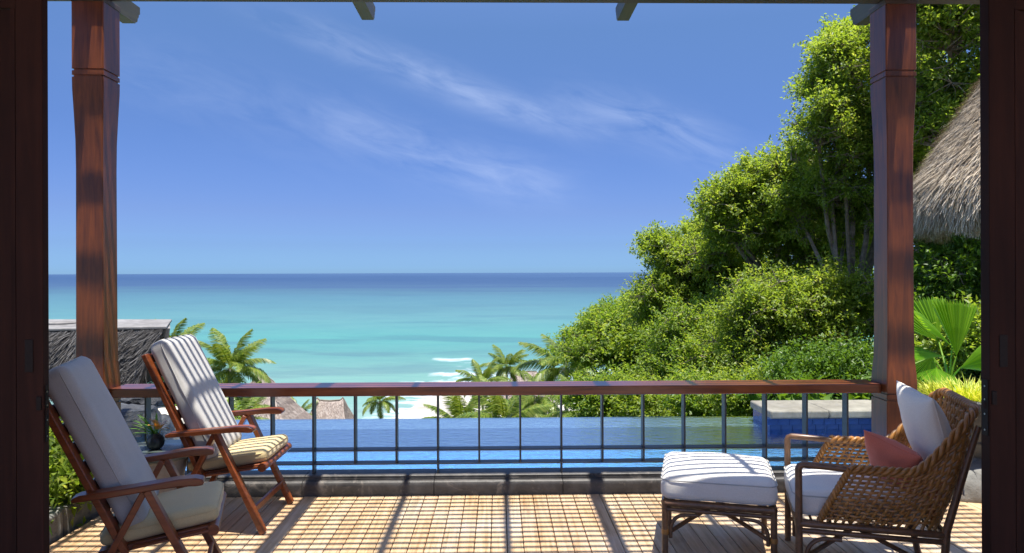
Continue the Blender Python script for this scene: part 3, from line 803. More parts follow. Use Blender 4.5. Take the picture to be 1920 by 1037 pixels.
# crossed struts rising to the centre
for sx, sy in ((-1, -1), (1, -1)):
    pts = [(sx * h, sy * h, .145), (0, 0, .235 + (.012 if sx < 0 else -.012)), (-sx * h, -sy * h, .145)]
    pts = [pts[0], tuple((a + b) / 2 + (0, 0, .004)[i] for i, (a, b) in enumerate(zip(pts[0], pts[1]))), pts[1], tuple((a + b) / 2 for a, b in zip(pts[1], pts[2])), pts[2]]
    MB().tube(pts, .0125, 9).build('cross_strut', 'cane', ot, smooth=50)
oc = link('cushion', cushion(.61, .61, .125, .042, .035, 26, .006, 4.2), 'white_fabric', ot, (0, 0, .340))
MB().tube(rrect(.612, .612, .111, .06), .0032, 6, False).build('piping', 'piping', oc, smooth=60)
MB().tube(rrect(.60, .60, .014, .06), .003, 6, False).build('piping', 'piping', oc, smooth=60)

# ------------------------------------------------------------------ wicker armchair; local: front at x=0, back towards -x (faces +x), near side = +y
wc = empty('wicker_armchair', (1.616, 3.895, 0), R(162.5), 'low rattan armchair with woven basket sides, white seat cushion and open arms', 'armchair')
HW = .325
def U(t):
    """bottom and top outline of the woven shell; t=0 near front, 1 far front"""
    L1, L2 = .60, .60
    tot = 2 * L1 + L2; s = t * tot
    def path(rx, x_back, hw, x_front):
        # rounded U
        r = rx; la = (x_front - x_back - r); arc = r * math.pi / 2; lb = 2 * (hw - r); T = 2 * la + 2 * arc + lb; q = t * T
        if q < la: return Vector((x_front - q, hw, 0))
        q -= la
        if q < arc: a = q / r; return Vector((x_back + r - r * math.sin(a), hw - r + r * math.cos(a), 0))
        q -= arc
        if q < lb: return Vector((x_back, hw - r - q, 0))
        q -= lb
        if q < arc: a = q / r; return Vector((x_back + r - r * math.cos(a), -hw + r - r * math.sin(a), 0))
        q -= arc
        return Vector((x_back + r + q, -hw, 0))
    b = path(.08, -.64, .305, -.10); tp = path(.11, -.81, .328, -.235)
    # rim height: arm level then sweep up to the back
    q = min(t, 1 - t) * 2                        # 0 front .. 1 centre back
    x = max(0, min(1, (q - .30) / .42)); z = .617 + .315 * (x * x * (3 - 2 * x))
    b.z = .335; tp.z = z
    return b, tp
def S(t, s):
    b, tp = U(t); m = b.lerp(tp, s)
    # belly of the basket
    bul = .022 * math.sin(math.pi * s); d = Vector((m.x + .3, m.y, 0)).normalized(); return m + d * bul
NS = 46; NW = 13
def nrm_(t, s):
    a = S(min(t + .004, 1), s) - S(max(t - .004, 0), s); b = S(t, min(s + .02, 1)) - S(t, max(s - .02, 0)); n = a.cross(b)
    return n.normalized()
for k in range(NS + 1):
    t = k / NS; pts = []
    for i in range(NW * 2 + 1):
        s = i / (NW * 2); ph = math.cos(math.pi * (i / 2 - .5) ) * (1 if k % 2 else -1)
        ph = math.sin(math.pi * i / 2) * (1 if (k + (i // 2)) % 2 == 0 else -1) if False else math.cos(math.pi * i / 2) * (1 if k % 2 else -1)
        pts.append(S(t, s) + nrm_(t, s) * (.0035 * ph))
    # flat twin canes
    off = (S(min(t + .002, 1), .5) - S(max(t - .002, 0), .5)).normalized() * .0062
    mb = MB()
    mb.tube(pts, .0074, 6)
    mb.build('weave_stake', 'weave', wc, smooth=60)
for i in range(1, NW):
    s = i / NW; pts = []; pts2 = []
    for k in range(NS * 2 + 1):
        t = k / (NS * 2); ph = math.cos(math.pi * k / 2) * (-1 if i % 2 else 1)
        n = nrm_(t, s); b, tp = U(t); upv = (tp - b).normalized()
        base = S(t, s) + n * (.0065 * ph); pts.append(base + upv * .0055); pts2.append(base - upv * .0055)
    MB().tube([(a + b) / 2 for a, b in zip(pts, pts2)], .0070, 6).build('weaver', 'weave', wc, smooth=60)
# plaited rim
def braid(path, rad, sr, turns, name):
    n = len(path)
    for j in range(3):
        pts = []
        for i, p in enumerate(path):
            d = (path[min(i + 1, n - 1)] - path[max(i - 1, 0)]).normalized(); a = d.cross(Vector((0, 0, 1))).normalized(); b = a.cross(d)
            th = i / (n - 1) * turns * 2 * math.pi + j * 2 * math.pi / 3
            pts.append(p + a * math.cos(th) * rad + b * math.sin(th) * rad)
        MB().tube(pts, sr, 7).build(name, 'weave', wc, smooth=60)
rim = [U(t / 240)[1] for t in range(241)]
braid(rim, .0135, .0115, 17, 'rim_braid')
for t in (0, 1): braid([S(t, s / 60) for s in range(61)], .010, .009, 5, 'edge_braid')
low = [U(t / 80)[0] for t in range(81)]
# arms, legs and frame
for s in (1, -1):
    y = s * HW
    MB().tube([(0, y, 0), (0, y, .25), (.002, y, .60), (-.004, y, .613), (-.02, y, .621), (-.12, y, .618), (-.26, y, .610), (-.40, y, .604)],
              [.018] * 5 + [.017, .016, .014], 12).build('arm_and_front_leg', 'cane', wc, smooth=60)
    MB().tube([(-.69, s * .315, 0), (-.655, s * .31, .16), (-.665, s * .312, .34), (-.73, s * .318, .60), (-.80, s * .322, .86)], [.018, .018, .019, .017, .013], 12).build('rear_leg', 'cane', wc, smooth=60)
    MB().tube([(0, y, .322), (-.35, y - s * .006, .322), (-.66, s * .312, .322)], .017, 10).build('seat_rail', 'cane', wc, smooth=50)
    MB().tube([(0, y, .287), (-.35, y - s * .006, .287), (-.66, s * .312, .287)], .013, 10).build('seat_rail', 'cane', wc, smooth=50)
    pts = [(-.035, y, .03), (-.035, y, .14)]
    for k in range(9): t = k / 8 * math.pi / 2; pts.append((-.035 - .095 * (1 - math.cos(t)), y, .16 + .095 * math.sin(t)))
    pts.append((-.20, y, .257)); MB().tube(pts, .011, 8).build('brace', 'cane', wc, smooth=50)
for x_ in (0, -.66):
    hw = HW if x_ == 0 else .312
    MB().tube([(x_, -hw, .322), (x_, hw, .322)], .017, 10).build('cross_rail', 'cane', wc, smooth=50)
    MB().tube([(x_, -hw, .287), (x_, hw, .287)], .013, 10).build('cross_rail', 'cane', wc, smooth=50)
for sg in (1, -1):
    MB().tube([(0, sg * HW, .13), (-.33, 0, .225 + sg * .012), (-.665, -sg * .312, .13)], .0125, 9).build('cross_strut', 'cane', wc, smooth=50)
for k in range(7): MB().tube([(-.06 - k * .09, -.30, .335), (-.06 - k * .09, .30, .335)], .007, 6).build('seat_cane', 'cane', wc, smooth=50)
sc_ = link('seat_cushion', cushion(.60, .585, .125, .045, .020, 26, .006, 7.7), 'white_fabric', wc, (-.275, 0, .345))
MB().tube(rrect(.602, .587, .109, .06), .0032, 6, False).build('piping', 'piping', sc_, smooth=60)
MB().tube(rrect(.59, .575, .014, .06), .003, 6, False).build('piping', 'piping', sc_, smooth=60)
# pillows: things of their own
def place_pillow(name, w_, h_, t_, mat, lx, ly, lz, tilt, yaw, roll, label, seed):
    me, edge = pillow(w_, h_, t_, 24, .06, seed)
    o = link(name, me, mat); tag(o, label, 'pillow')
    Mx = Matrix.Translation((lx, ly, lz)) @ Matrix.Rotation(R(90 + yaw), 4, 'Z') @ Matrix.Rotation(R(tilt), 4, 'X') @ Matrix.Rotation(R(roll), 4, 'Y')
    Wm = Matrix.Translation((1.616, 3.895, 0)) @ Matrix.Rotation(R(162.5), 4, 'Z')
    o.matrix_world = Wm @ Mx
    MB().tube(edge, .0032, 5, False).build('piping', mat, o, smooth=60)
    return o
place_pillow('white_pillow', .49, .49, .165, 'white_fabric', -.662, .012, .745, 17, 6, 2, 'large white square pillow leaning on the back of the wicker armchair', 1.3)
place_pillow('red_pillow', .33, .29, .17, 'red_fabric', -.50, .07, .592, 30, 34, 14, 'small terracotta red pillow in front of the white pillow on the wicker armchair', 4.1)
# ================================================================== PLANTS
def leaves_mesh(name, Pp, D, Nn, L, Wd, fold=.18):
    """rhombic folded leaves: base, left, tip, right"""
    D = D / np.linalg.norm(D, axis=1, keepdims=True)
    Sd = np.cross(D, Nn); Sd /= np.maximum(np.linalg.norm(Sd, axis=1, keepdims=True), 1e-6)
    Up = np.cross(Sd, D)
    L = L[:, None]; Wd = Wd[:, None]
    b = Pp; tip = Pp + D * L - Up * L * .12
    mid = Pp + D * L * .45
    l = mid + Sd * Wd / 2 + Up * Wd * fold; r = mid - Sd * Wd / 2 + Up * Wd * fold
    V = np.stack([b, l, tip, r], 1).reshape(-1, 3); n = len(Pp); k = np.arange(n) * 4
    Fc = np.concatenate([np.stack([k, k + 2, k + 1], 1), np.stack([k, k + 3, k + 2], 1)], 0)
    return npmesh(name, V, Fc, False)
def unit(n):
    v = rng.normal(size=(n, 3)); return v / np.linalg.norm(v, axis=1, keepdims=True)

def make_tree(name, label, cat, base, blobs, clumps, tips, leaves, leaf_len, mat, group=None, clump_r=.34, trunk_r=.11, limbs=True, shell=.55, bark='bark', tipspread=.16):
    """blobs: [(centre, (rx,ry,rz))]; clumps per blob; tips per clump; leaves per tip"""
    e = empty(name, base, 0, label, cat, group)
    base = np.array(base, float)
    wood_ = MB(); tipP, tipD = [], []
    if limbs:
        sat = []
        for bc, br in blobs:
            for q in range(4):
                d = unit(1)[0]; d[2] = abs(d[2]) * .8 if rng.random() < .7 else d[2]; f = rng.uniform(.28, .5)
                sat.append((tuple(np.array(bc) + d * np.array(br) * rng.uniform(.75, 1.02)), tuple(np.array(br) * f)))
        mains = [np.array(bc, float) for bc, _ in blobs]; nmain = len(blobs)
        blobs = [(bc, tuple(np.array(br) * .9)) for bc, br in blobs] + sat
    clumps = int(clumps * 1.7); tips = max(6, int(tips * .72)); leaves = int(leaves * 1.25); clump_r *= 1.3
    tot = sum(b[1][0] * b[1][1] * b[1][2] for b in blobs)
    allc = np.mean([b[0] for b in blobs], 0)
    fork = base + (allc - base) * .45 + np.array([rng.normal() * .1, rng.normal() * .1, 0]); fork[:2] = base[:2] + (allc[:2] - base[:2]) * .3
    if limbs:
        pts = [base - np.array([0, 0, .4]) , base + (fork - base) * .35 + rng.normal(size=3) * .06, base + (fork - base) * .7 + rng.normal(size=3) * .06, fork]
        wood_.tube([p - base for p in pts], [trunk_r * 1.2, trunk_r, trunk_r * .85, trunk_r * .7], 8)
    for bi, (bc, br) in enumerate(blobs):
        bc = np.array(bc, float); br = np.array(br, float)
        nc = max(4, int(clumps * (br[0] * br[1] * br[2] / tot) ** (.9) if len(blobs) > 1 else clumps))
        if limbs:
            st_ = fork if bi < nmain else min(mains, key=lambda q: np.linalg.norm(q - bc))
            m1 = (st_ + bc) / 2 + rng.normal(size=3) * .12 + np.array([0, 0, .1]); lo = bc - np.array([0, 0, br[2] * .35])
            bs_ = min(1, max(br) / .8); bs_ *= 1 if bi < nmain else .5; wood_.tube([st_ - base, m1 - base, lo - base], [trunk_r * .62 * bs_, trunk_r * .48 * bs_, trunk_r * .34 * bs_], 6)
        else: lo = bc - np.array([0, 0, br[2] * .8])
        for c in range(nc):
            d = unit(1)[0]; 
            if d[2] < -.5: d[2] *= -.5
            rr = rng.uniform(shell, 1.0) if rng.random() < .8 else rng.uniform(.2, shell)
            if rng.random() < .12: rr *= rng.uniform(1.05, 1.22)
            cc = bc + d * br * rr
            cr = clump_r * rng.uniform(.65, 1.35)
            if limbs:
                mm = (lo + cc) / 2 + rng.normal(size=3) * .10 + np.array([0, 0, -.04])
                wood_.tube([lo - base, mm - base, cc - base], [trunk_r * .22, trunk_r * .14, trunk_r * .07], 4, False)
            tp = cc + unit(tips) * (cr * rng.random((tips, 1)) ** .45) * np.array([1, 1, .72])
            for q in tp:
                if limbs and rng.random() < .5: wood_.tube([cc - base, (cc + q) / 2 - base + rng.normal(size=3) * .02, q - base], [.010, .007, .004], 3, False)
            out_ = (tp - cc); out_ /= np.maximum(np.linalg.norm(out_, axis=1, keepdims=True), 1e-4)
            od = out_ * .7 + (cc - bc) / (np.linalg.norm(cc - bc) + 1e-4) * .5; od[:, 2] += .15
            tipP.append(tp); tipD.append(od)
    tipP = np.concatenate(tipP); tipD = np.concatenate(tipD); nt_ = len(tipP)
    tipD /= np.linalg.norm(tipD, axis=1, keepdims=True)
    Pp = np.repeat(tipP, leaves, 0); Dd = np.repeat(tipD, leaves, 0); n = len(Pp)
    along = rng.random((n, 1)) * 2 * tipspread - tipspread
    side = unit(n) * tipspread * .38
    Pp = Pp + Dd * along + side
    D = Dd * .6 + unit(n) * .8; D[:, 2] -= .12
    Nn = unit(n) * .55; Nn[:, 2] += 1.0
    L = leaf_len * .86 * rng.uniform(.6, 1.3, n)
    me = leaves_mesh('crown', Pp - base, D, Nn, L, L * rng.uniform(.38, .55, n))
    if len(wood_.v): 
        o = wood_.build('trunk', bark, e, smooth=60)
    c = link('crown' if limbs else 'foliage', me, mat, e); 
    return e

def B(px, py, rpx, d, ry=None, fx=1.0, fz=1.0):
    """crown blob centred on a photo pixel at depth d, radius given in photo px"""
    r = rpx * d / F; p = P(px, py, d); return ((p.x, p.y, p.z), (r * fx, (ry if ry else r), r * fz))

random.seed(11)
def G(x, y): return (x, y, terr(x, y) - .05)
TG = 'broadleaf trees on the slope to the right'
T = make_tree
# tall airy tree left of the right post, its top cut by the frame
t_ = [B(1585, 420, 80, 14, .9), B(1500, 390, 60, 14.2, .8), B(1610, 75, 62, 13.5, 1.0, 1, 1.1), B(1570, 165, 80, 13.5, 1.0), B(1630, 270, 105, 13.5, 1.1), B(1535, 250, 70, 13.2, .8), B(1570, 120, 48, 13.2, .6), B(1560, 350, 85, 13.6, .9), B(1700, 160, 90, 13.8, 1.0), B(1690, 330, 90, 13.8, 1.0)]
T('tree', 'tall airy tree beside the right post, its thin crown reaching highest against the sky', 'tree', G(P(1600, 800, 13.5).x, 13.5), t_, 235, 16, 14, .088, 'leaf', TG, .24, .10, shell=.35)
t_ = [B(1485, 335, 72, 15.6, 1.0), B(1352, 405, 50, 16, .9), B(1450, 400, 95, 16, 1.3), B(1530, 460, 110, 16, 1.3), B(1395, 440, 62, 15.8, 1.0), B(1370, 380, 28, 15.8, .5), B(1445, 330, 45, 15.8, .7)]
T('tree', 'rounded green tree in the middle of the slope, directly left of the airy tree', 'tree', G(P(1500, 800, 16).x, 16), t_, 150, 22, 15, .098, 'leaf', TG, .36, .13)
t_ = [B(1300, 520, 85, 19, 1.6), B(1255, 475, 36, 18.7, .7), B(1330, 440, 42, 18.8, .8), B(1370, 520, 80, 19, 1.4), B(1250, 580, 70, 18.6, 1.1)]
T('tree', 'tree whose crown touches the sea horizon, left shoulder of the high foliage', 'tree', G(P(1330, 800, 19).x, 19), t_, 150, 22, 15, .108, 'leaf', TG, .42, .12)
t_ = [B(1130, 650, 62, 23, 1.3), B(1185, 610, 62, 23, 1.3), B(1095, 665, 36, 22.5, .8), B(1150, 605, 30, 22.5, .7), B(1205, 680, 70, 22.5, 1.2)]
T('tree', 'lowest leftmost broadleaf tree of the slope, yellow green against the turquoise sea', 'tree', G(P(1170, 790, 23).x, 23), t_, 130, 22, 14, .125, 'leaf_y', TG, .44, .10)
t_ = [B(1480, 600, 110, 13, 1.2), B(1400, 640, 80, 13.2, 1.0), B(1570, 580, 95, 12.8, 1.1), B(1560, 690, 80, 12.3, .8)]
T('tree', 'bushy tree low behind the pool, left of the right post', 'tree', G(P(1500, 800, 13).x, 13), t_, 150, 20, 15, .082, 'leaf', TG, .30, .09)
t_ = [B(1290, 660, 85, 16, 1.2), B(1340, 710, 80, 15, 1.0), B(1240, 730, 62, 16, 1.0), B(1370, 590, 60, 16, 1.0)]
T('tree', 'bushy tree standing above the middle right of the handrail', 'tree', G(P(1300, 790, 16).x, 16), t_, 120, 20, 15, .095, 'leaf_y', TG, .34, .09)
t_ = [B(1780, 60, 110, 11.5, 1.2), B(1840, 180, 110, 11.5, 1.2), B(1760, 250, 80, 11.8, 1.0), B(1730, 380, 60, 12, .8), B(1800, -40, 90, 11.5, 1.0)]
T('tree', 'tall leafy tree right of the right post, above the thatched roof', 'tree', G(P(1850, 800, 12.2).x, 12.2), t_, 130, 17, 14, .098, 'leaf', TG, .27, .11, shell=.4)
t_ = [B(1780, 520, 90, 11.6, 1.0), B(1850, 470, 80, 11.8, .9), B(1740, 610, 70, 11.4, .8), B(1820, 640, 80, 11.2, .8)]
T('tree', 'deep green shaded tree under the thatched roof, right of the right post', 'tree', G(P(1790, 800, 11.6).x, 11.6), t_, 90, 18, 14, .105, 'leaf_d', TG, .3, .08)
t_ = [B(2080, 420, 120, 12.5, 1.2), B(2200, 500, 130, 12.5, 1.2), B(2050, 560, 110, 12.0, 1.0)]
T('tree', 'deep green tree behind the thatched pavilion, at the far right edge', 'tree', G(P(2100, 800, 12.5).x, 12.5), t_, 90, 18, 13, .105, 'leaf_d', TG, .32, .10)
# dense low bushes along the far side of the pool
SG = 'bushes beyond the far edge of the pool'
for k, (px, py, rp_, d, mt, lab) in enumerate((
        (1120, 745, 52, 15, 'leaf_y', 'bush beyond the pool edge, leftmost of the row below the handrail'),
        (1215, 760, 52, 14, 'leaf', 'bush beyond the pool edge, second from the left below the handrail'),
        (1310, 755, 52, 12.6, 'leaf_y', 'bush beyond the pool edge, third from the left below the handrail'),
        (1400, 745, 55, 11.4, 'leaf', 'bush beyond the pool edge at the left end of the coping block'),
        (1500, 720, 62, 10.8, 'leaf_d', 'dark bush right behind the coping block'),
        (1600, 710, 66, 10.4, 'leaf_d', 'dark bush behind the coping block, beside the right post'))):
    b = [B(px, py, rp_, d, .6, 1.15, 1.0), B(px + 20, py + 60, rp_, d + .1, .6, 1.2)]
    T('bush', lab, 'bush', (b[0][0][0], b[0][0][1], b[1][0][2] - .5), b, 70, 18, 13, .075 if d < 12 else .088, mt, SG, .2, .04, limbs=False, shell=.4)
# the dense wood that closes the slope behind them
pw_ = []
for k in range(46):
    q = rng.random(); px = 1130 + 800 * q; top = 640 - (px - 1130) * .72
    py = rng.uniform(max(top, 250), 740); d = rng.uniform(20, 26) - (px - 1130) * .006
    pw_.append(B(px, py, rng.uniform(34, 62), d, 1.2))
cen = []
for bc, br in pw_:
    n = 11; cen.append(np.array(bc) + unit(n) * np.array(br) * rng.uniform(.5, 1, (n, 1)))
cen = np.concatenate(cen); Pp = np.repeat(cen, 110, 0); n = len(Pp); Pp = Pp + unit(n) * (.55 * rng.random((n, 1)) ** .5)
D = unit(n); D[:, 2] -= .1; Nn = unit(n) * .6; Nn[:, 2] += 1
L = .14 * rng.uniform(.7, 1.3, n)
tag(link('woodland', leaves_mesh('woodland', Pp, D, Nn, L, L * .5), 'leaf'), 'dense shaded woodland filling the slope behind the single trees', 'woodland', None, 'stuff')
# undergrowth sheet on the near slope
n = 80000; ux = rng.uniform(-14, 18, n); uy = rng.uniform(8.8, 24, n)
m_ = (ux > -12) ; ux, uy = ux[m_], uy[m_]; uz = np.array([terr(a_, b_) for a_, b_ in zip(ux, uy)]) + rng.uniform(0, .25, len(ux))
Pp = np.stack([ux, uy, uz], 1); n = len(Pp); D = unit(n); D[:, 2] = abs(D[:, 2]); Nn = unit(n) * .5; Nn[:, 2] += 1; L = rng.uniform(.12, .26, n)
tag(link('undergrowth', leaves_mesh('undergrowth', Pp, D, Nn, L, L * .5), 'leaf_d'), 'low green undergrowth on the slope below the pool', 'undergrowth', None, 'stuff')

# ------------------------------------------------------------------ coconut palms
def frond_mesh(L=3.6, droop=1.5, seed=0):
    r = random.Random(seed); V, Fc = [], []
    pts = []; p = np.array([0., 0., 0.]); a = .0
    n = 26
    for i in range(n + 1):
        pts.append(p.copy()); an = -droop * (i / n) ** 1.5; p = p + np.array([math.cos(an), 0, math.sin(an)]) * L / n
    pts = np.array(pts)
    def quad(a, b, c, d):
        k = len(V); V.extend([a, b, c, d]); Fc.append((k, k + 1, k + 2, k + 3))
    for i in range(n):
        wd = .035 * (1 - i / n) + .008; s = np.array([0, wd, 0]); quad(pts[i] - s, pts[i] + s, pts[i + 1] + s * .9, pts[i + 1] - s * .9)
    for i in range(4, 2 * n * 2):
        t = i / (4 * n); 
        if t < .12: continue
        f = t * n; k = min(int(f), n - 1); q = pts[k] + (pts[k + 1] - pts[k]) * (f - k); tg = pts[k + 1] - pts[k]; tg /= np.linalg.norm(tg)
        ll = L * .26 * math.sin(math.pi * min(1, (t * .9 + .12))) ** .7 * r.uniform(.85, 1.1)
        for s in (-1, 1):
            d = tg * .55 + np.array([0, s * .9, 0]) + np.array([0, 0, r.uniform(-.35, .05)]); d /= np.linalg.norm(d)
            mid = q + d * ll * .5; tip = q + d * ll * .8 + np.array([0, 0, -ll * .42]); w2 = tg * .030
            quad(q - w2 * .6, q + w2 * .6, mid + w2, mid - w2); quad(mid - w2, mid + w2, tip + w2 * .15, tip - w2 * .15)
    return npmesh('frond', np.array(V), np.array(Fc))
FR = [frond_mesh(3.6, 1.25, 1), frond_mesh(3.4, 1.8, 2), frond_mesh(3.2, 2.3, 3), frond_mesh(3.3, .8, 4)]
def palm(px, py, d, size, label, n=17, seed=0, lean=0.0, mat='palm'):
    r = random.Random(seed); c = P(px, py, d); g = terr(c.x, c.y); e = empty('coconut_palm', (c.x, c.y, g), 0, label, 'palm tree', 'coconut palms on the slope')
    H = c.z - g; mb = MB()
    mb.tube([(lean * (1 - t) ** 2, 0, H * t - .3 * (1 - t)) for t in (0, .25, .5, .75, 1)], [.2 * size, .15 * size, .13 * size, .12 * size, .13 * size], 8)
    mb.build('trunk', 'palmtrunk', e, smooth=60)
    for k in range(n):
        az = k * 2.399 + r.uniform(-.2, .2); t = k / n; el = 1.25 - 1.75 * t + r.uniform(-.15, .15); me = FR[3 if t < .3 else (0 if t < .6 else (1 if t < .85 else 2))]
        o = link('frond', me, mat, e, (0, 0, H)); o.rotation_euler = (r.uniform(-.35, .35), -el, az); s = size * r.uniform(.85, 1.1); o.scale = (s, s, s)
    for k in range(5):
        a_ = k * 1.3; o = MB().lathe([(.03, -.14), (.11, -.08), (.13, 0), (.10, .09), (.03, .13)], 8).build('coconut', 'tablebase', e, smooth=60, loc=(.2 * math.cos(a_) * size, .2 * math.sin(a_) * size, H - .22 * size))
    return e
palm(432, 690, 46, 1.0, 'coconut palm rising behind the farther armchair, largest on the left', 20, 1)
palm(318, 655, 50, .9, 'coconut palm whose dark tips show right of the grey roof block', 15, 2)
palm(713, 752, 84, .85, 'small lone coconut palm with visible trunk over the surf, right of the saddle-shaped hut', 16, 3)
palm(950, 688, 82, 1.0, 'dark coconut palm beside the far thatched hut on the right', 18, 4)
palm(905, 718, 72, .9, 'coconut palm low left of the dark palm, just above the handrail', 16, 5)
palm(865, 800, 46, 1.0, 'bright coconut palm seen through the railing, left of the palm clump', 17, 6)
palm(945, 790, 38, 1.0, 'large bright coconut palm seen through the middle of the railing', 18, 7)
palm(1062, 690, 42, .95, 'coconut palm against the left edge of the broadleaf trees', 18, 8)
palm(1010, 745, 52, .9, 'coconut palm between the bright palm and the broadleaf trees', 17, 9)
palm(1095, 775, 30, .7, 'coconut palm with drooping fronds below the handrail beside the bushes', 16, 10)
palm(556, 785, 78, .9, 'small coconut palm between the pointed hut and the saddle-shaped hut', 15, 12)
palm(440, 790, 40, .8, 'coconut palm low behind the farther armchair, seen through the railing', 15, 13)

# ------------------------------------------------------------------ thatch
def thatch_strips(name, surf, n, L, wd, mat, parent, lift=.05, jit=.25, kind='stuff'):
    """surf(u,v)->(point, down, normal); strips lie along 'down'"""
    Pp = np.zeros((n, 3)); Dn = np.zeros((n, 3)); Nm = np.zeros((n, 3))
    for i in range(n):
        p, d, m = surf(rng.random(), rng.random()); Pp[i] = p; Dn[i] = d; Nm[i] = m
    Pp = Pp + Nm * rng.random((n, 1)) * lift
    Dn = Dn + rng.normal(size=(n, 3)) * jit; Dn /= np.linalg.norm(Dn, axis=1, keepdims=True)
    Sd = np.cross(Dn, Nm); Sd /= np.linalg.norm(Sd, axis=1, keepdims=True)
    Ls = L * rng.uniform(.5, 1.3, (n, 1)); W = wd * rng.uniform(.5, 1.3, (n, 1))
    a = Pp - Sd * W / 2; b = Pp + Sd * W / 2; e2 = Pp + Dn * Ls + Nm * rng.uniform(-.5, 1, (n, 1)) * lift; c = e2 + Sd * W * .25; d = e2 - Sd * W * .25
    V = np.stack([a, b, c, d], 1).reshape(-1, 3); k = np.arange(n) * 4
    o = link(name, npmesh(name, V, np.stack([k, k + 1, k + 2, k + 3], 1)), mat, parent); o['kind'] = kind
    return o
# pavilion with a conical thatched roof, top right
pc = Vector((7.12, 8.1, 0)); RE, ZE, ZA = 2.12, 2.12, 6.2
hut = empty('thatched_pavilion', (pc.x, pc.y, -.15), 0, 'round pavilion with shaggy dry palm thatch roof at the upper right', 'pavilion')
def prof_r(v):      # v 0 apex .. 1 eave
    k = [(0, 5.99), (1.38, 3.85), (1.67, 3.40), (1.92, 2.97), (2.07, 2.73), (2.13, 2.50), (2.12, 2.33)]
    t = [0, .62, .75, .87, .94, .985, 1.03]
    return float(np.interp(v, t, [q[0] for q in k])), float(np.interp(v, t, [q[1] for q in k]))
def con(u, v):
    v = v ** .55; a = R(120) + u * R(200); r, z = prof_r(v); r2, z2 = prof_r(min(v + .01, 1.02))
    d = Vector(((r2 - r), 0, z2 - z)).normalized(); n_ = Vector((-d.z, 0, d.x))
    if n_.x < 0: n_ = -n_
    rot = lambda q: (q.x * math.cos(a), q.x * math.sin(a), q.z)
    return (r * math.cos(a), r * math.sin(a), z), rot(d), rot(n_)
pr = [prof_r(v / 24) for v in range(25)]
MB().lathe([(r, z) for r, z in reversed(pr)], 40).build('roof_shell', 'thatch', hut, smooth=60)
thatch_strips('thatch', con, 70000, .17, .009, 'thatch', hut, .06, .17)
def eav(u, v):
    a = R(120) + u * R(200); r = RE - .34 * v; z = ZE + .36 - .05 * v + .05 * math.sin(a * 23) * math.sin(a * 7)
    return (r * math.cos(a), r * math.sin(a), z), (0.10 * math.cos(a), .10 * math.sin(a), -1), (math.cos(a), math.sin(a), .1)
thatch_strips('thatch_fringe', eav, 20000, .24, .009, 'thatch', hut, .03, .14)
for a_ in (0, 90, 270): MB().tube([(1.6 * math.cos(R(a_)), 1.6 * math.sin(R(a_)), 0), (1.6 * math.cos(R(a_)), 1.6 * math.sin(R(a_)), 2.9)], .08, 10).build('roof_pole', 'bark', hut, smooth=60)

# grey weathered roof with cement ridge cap, left (neighbouring building lower on the slope)
nb = empty('neighbouring_roof', (-5.6, 9.2, -1.6), 0, 'flat-topped weathered grey thatch roof with cement cap, left behind the left post', 'roof')
def npt(px, py, Y): q = P(px, py, Y); return Vector((q.x + 5.6, q.y - 9.2, q.z + 1.6))
tA, tB, tC, tD = npt(60, 622, 8.4), npt(310, 617, 8.4), npt(316, 604, 9.2), npt(60, 604, 9.3)
bA, bB, bC, bD = npt(40, 725, 8.25), npt(262, 722, 8.3), npt(300, 705, 9.6), npt(60, 700, 9.8)
MB().add([tA, tB, tC, tD, bA, bB, bC, bD], [(0, 1, 2, 3), (0, 4, 5, 1), (1, 5, 6, 2), (2, 6, 7, 3), (3, 7, 4, 0), (7, 6, 5, 4)]) if False else None
mb = MB(); mb.add([tA, tB, tC, tD, bA, bB, bC, bD], [(0, 1, 2, 3), (0, 4, 5, 1), (1, 5, 6, 2), (2, 6, 7, 3), (3, 7, 4, 0), (7, 6, 5, 4)]); mb.build('roof_shell', 'thatch_g', nb)
def face_surf(a, b, c, d):
    dn = ((c - b) + (d - a)).normalized(); nn = (b - a).cross(d - a).normalized()
    if nn.y > 0: nn = -nn
    sk = (b - a).normalized()
    def f(u, v):
        p = a.lerp(b, u).lerp(d.lerp(c, u), v); dd = (dn - sk * (.25 + .35 * math.sin(u * 9))).normalized(); return tuple(p), tuple(dd), tuple(nn)
    return f
thatch_strips('thatch', face_surf(tA, tB, bB, bA), 16000, .20, .009, 'thatch_g', nb, .035, .2)
thatch_strips('thatch', face_surf(tB, tC, bC, bB), 3000, .18, .014, 'thatch_g', nb, .03, .16)
def fr2(u, v): p = bA.lerp(bB, u); return (p.x, p.y + .02, p.z + .05), (0, -.1, -1), (0, -1, .1)
thatch_strips('thatch_fringe', fr2, 1600, .16, .014, 'thatch_g', nb, .03, .06)
up = Vector((0, 0, .035)); o_ = Vector((0, -.03, 0)); ox = Vector((.03, 0, 0))
mb = MB(); c4 = [tA + o_, tB + o_ + ox, tC - o_ + ox, tD - o_]
mb.add([q + Vector((0, 0, .004)) for q in c4] + [q + up for q in c4], [(3, 2, 1, 0), (4, 5, 6, 7), (0, 1, 5, 4), (1, 2, 6, 5), (2, 3, 7, 6), (3, 0, 4, 7)])
mb.build('cement_cap', 'cement', nb, bevel=.008)
q = npt(160, 611, 8.8); MB().lathe([(.20, 0), (.20, .03), (.18, .045), (.06, .05)], 24).build('round_cap', 'cement', nb, smooth=40, loc=npt(118, 612, 8.9) + Vector((0, 0, .02)))
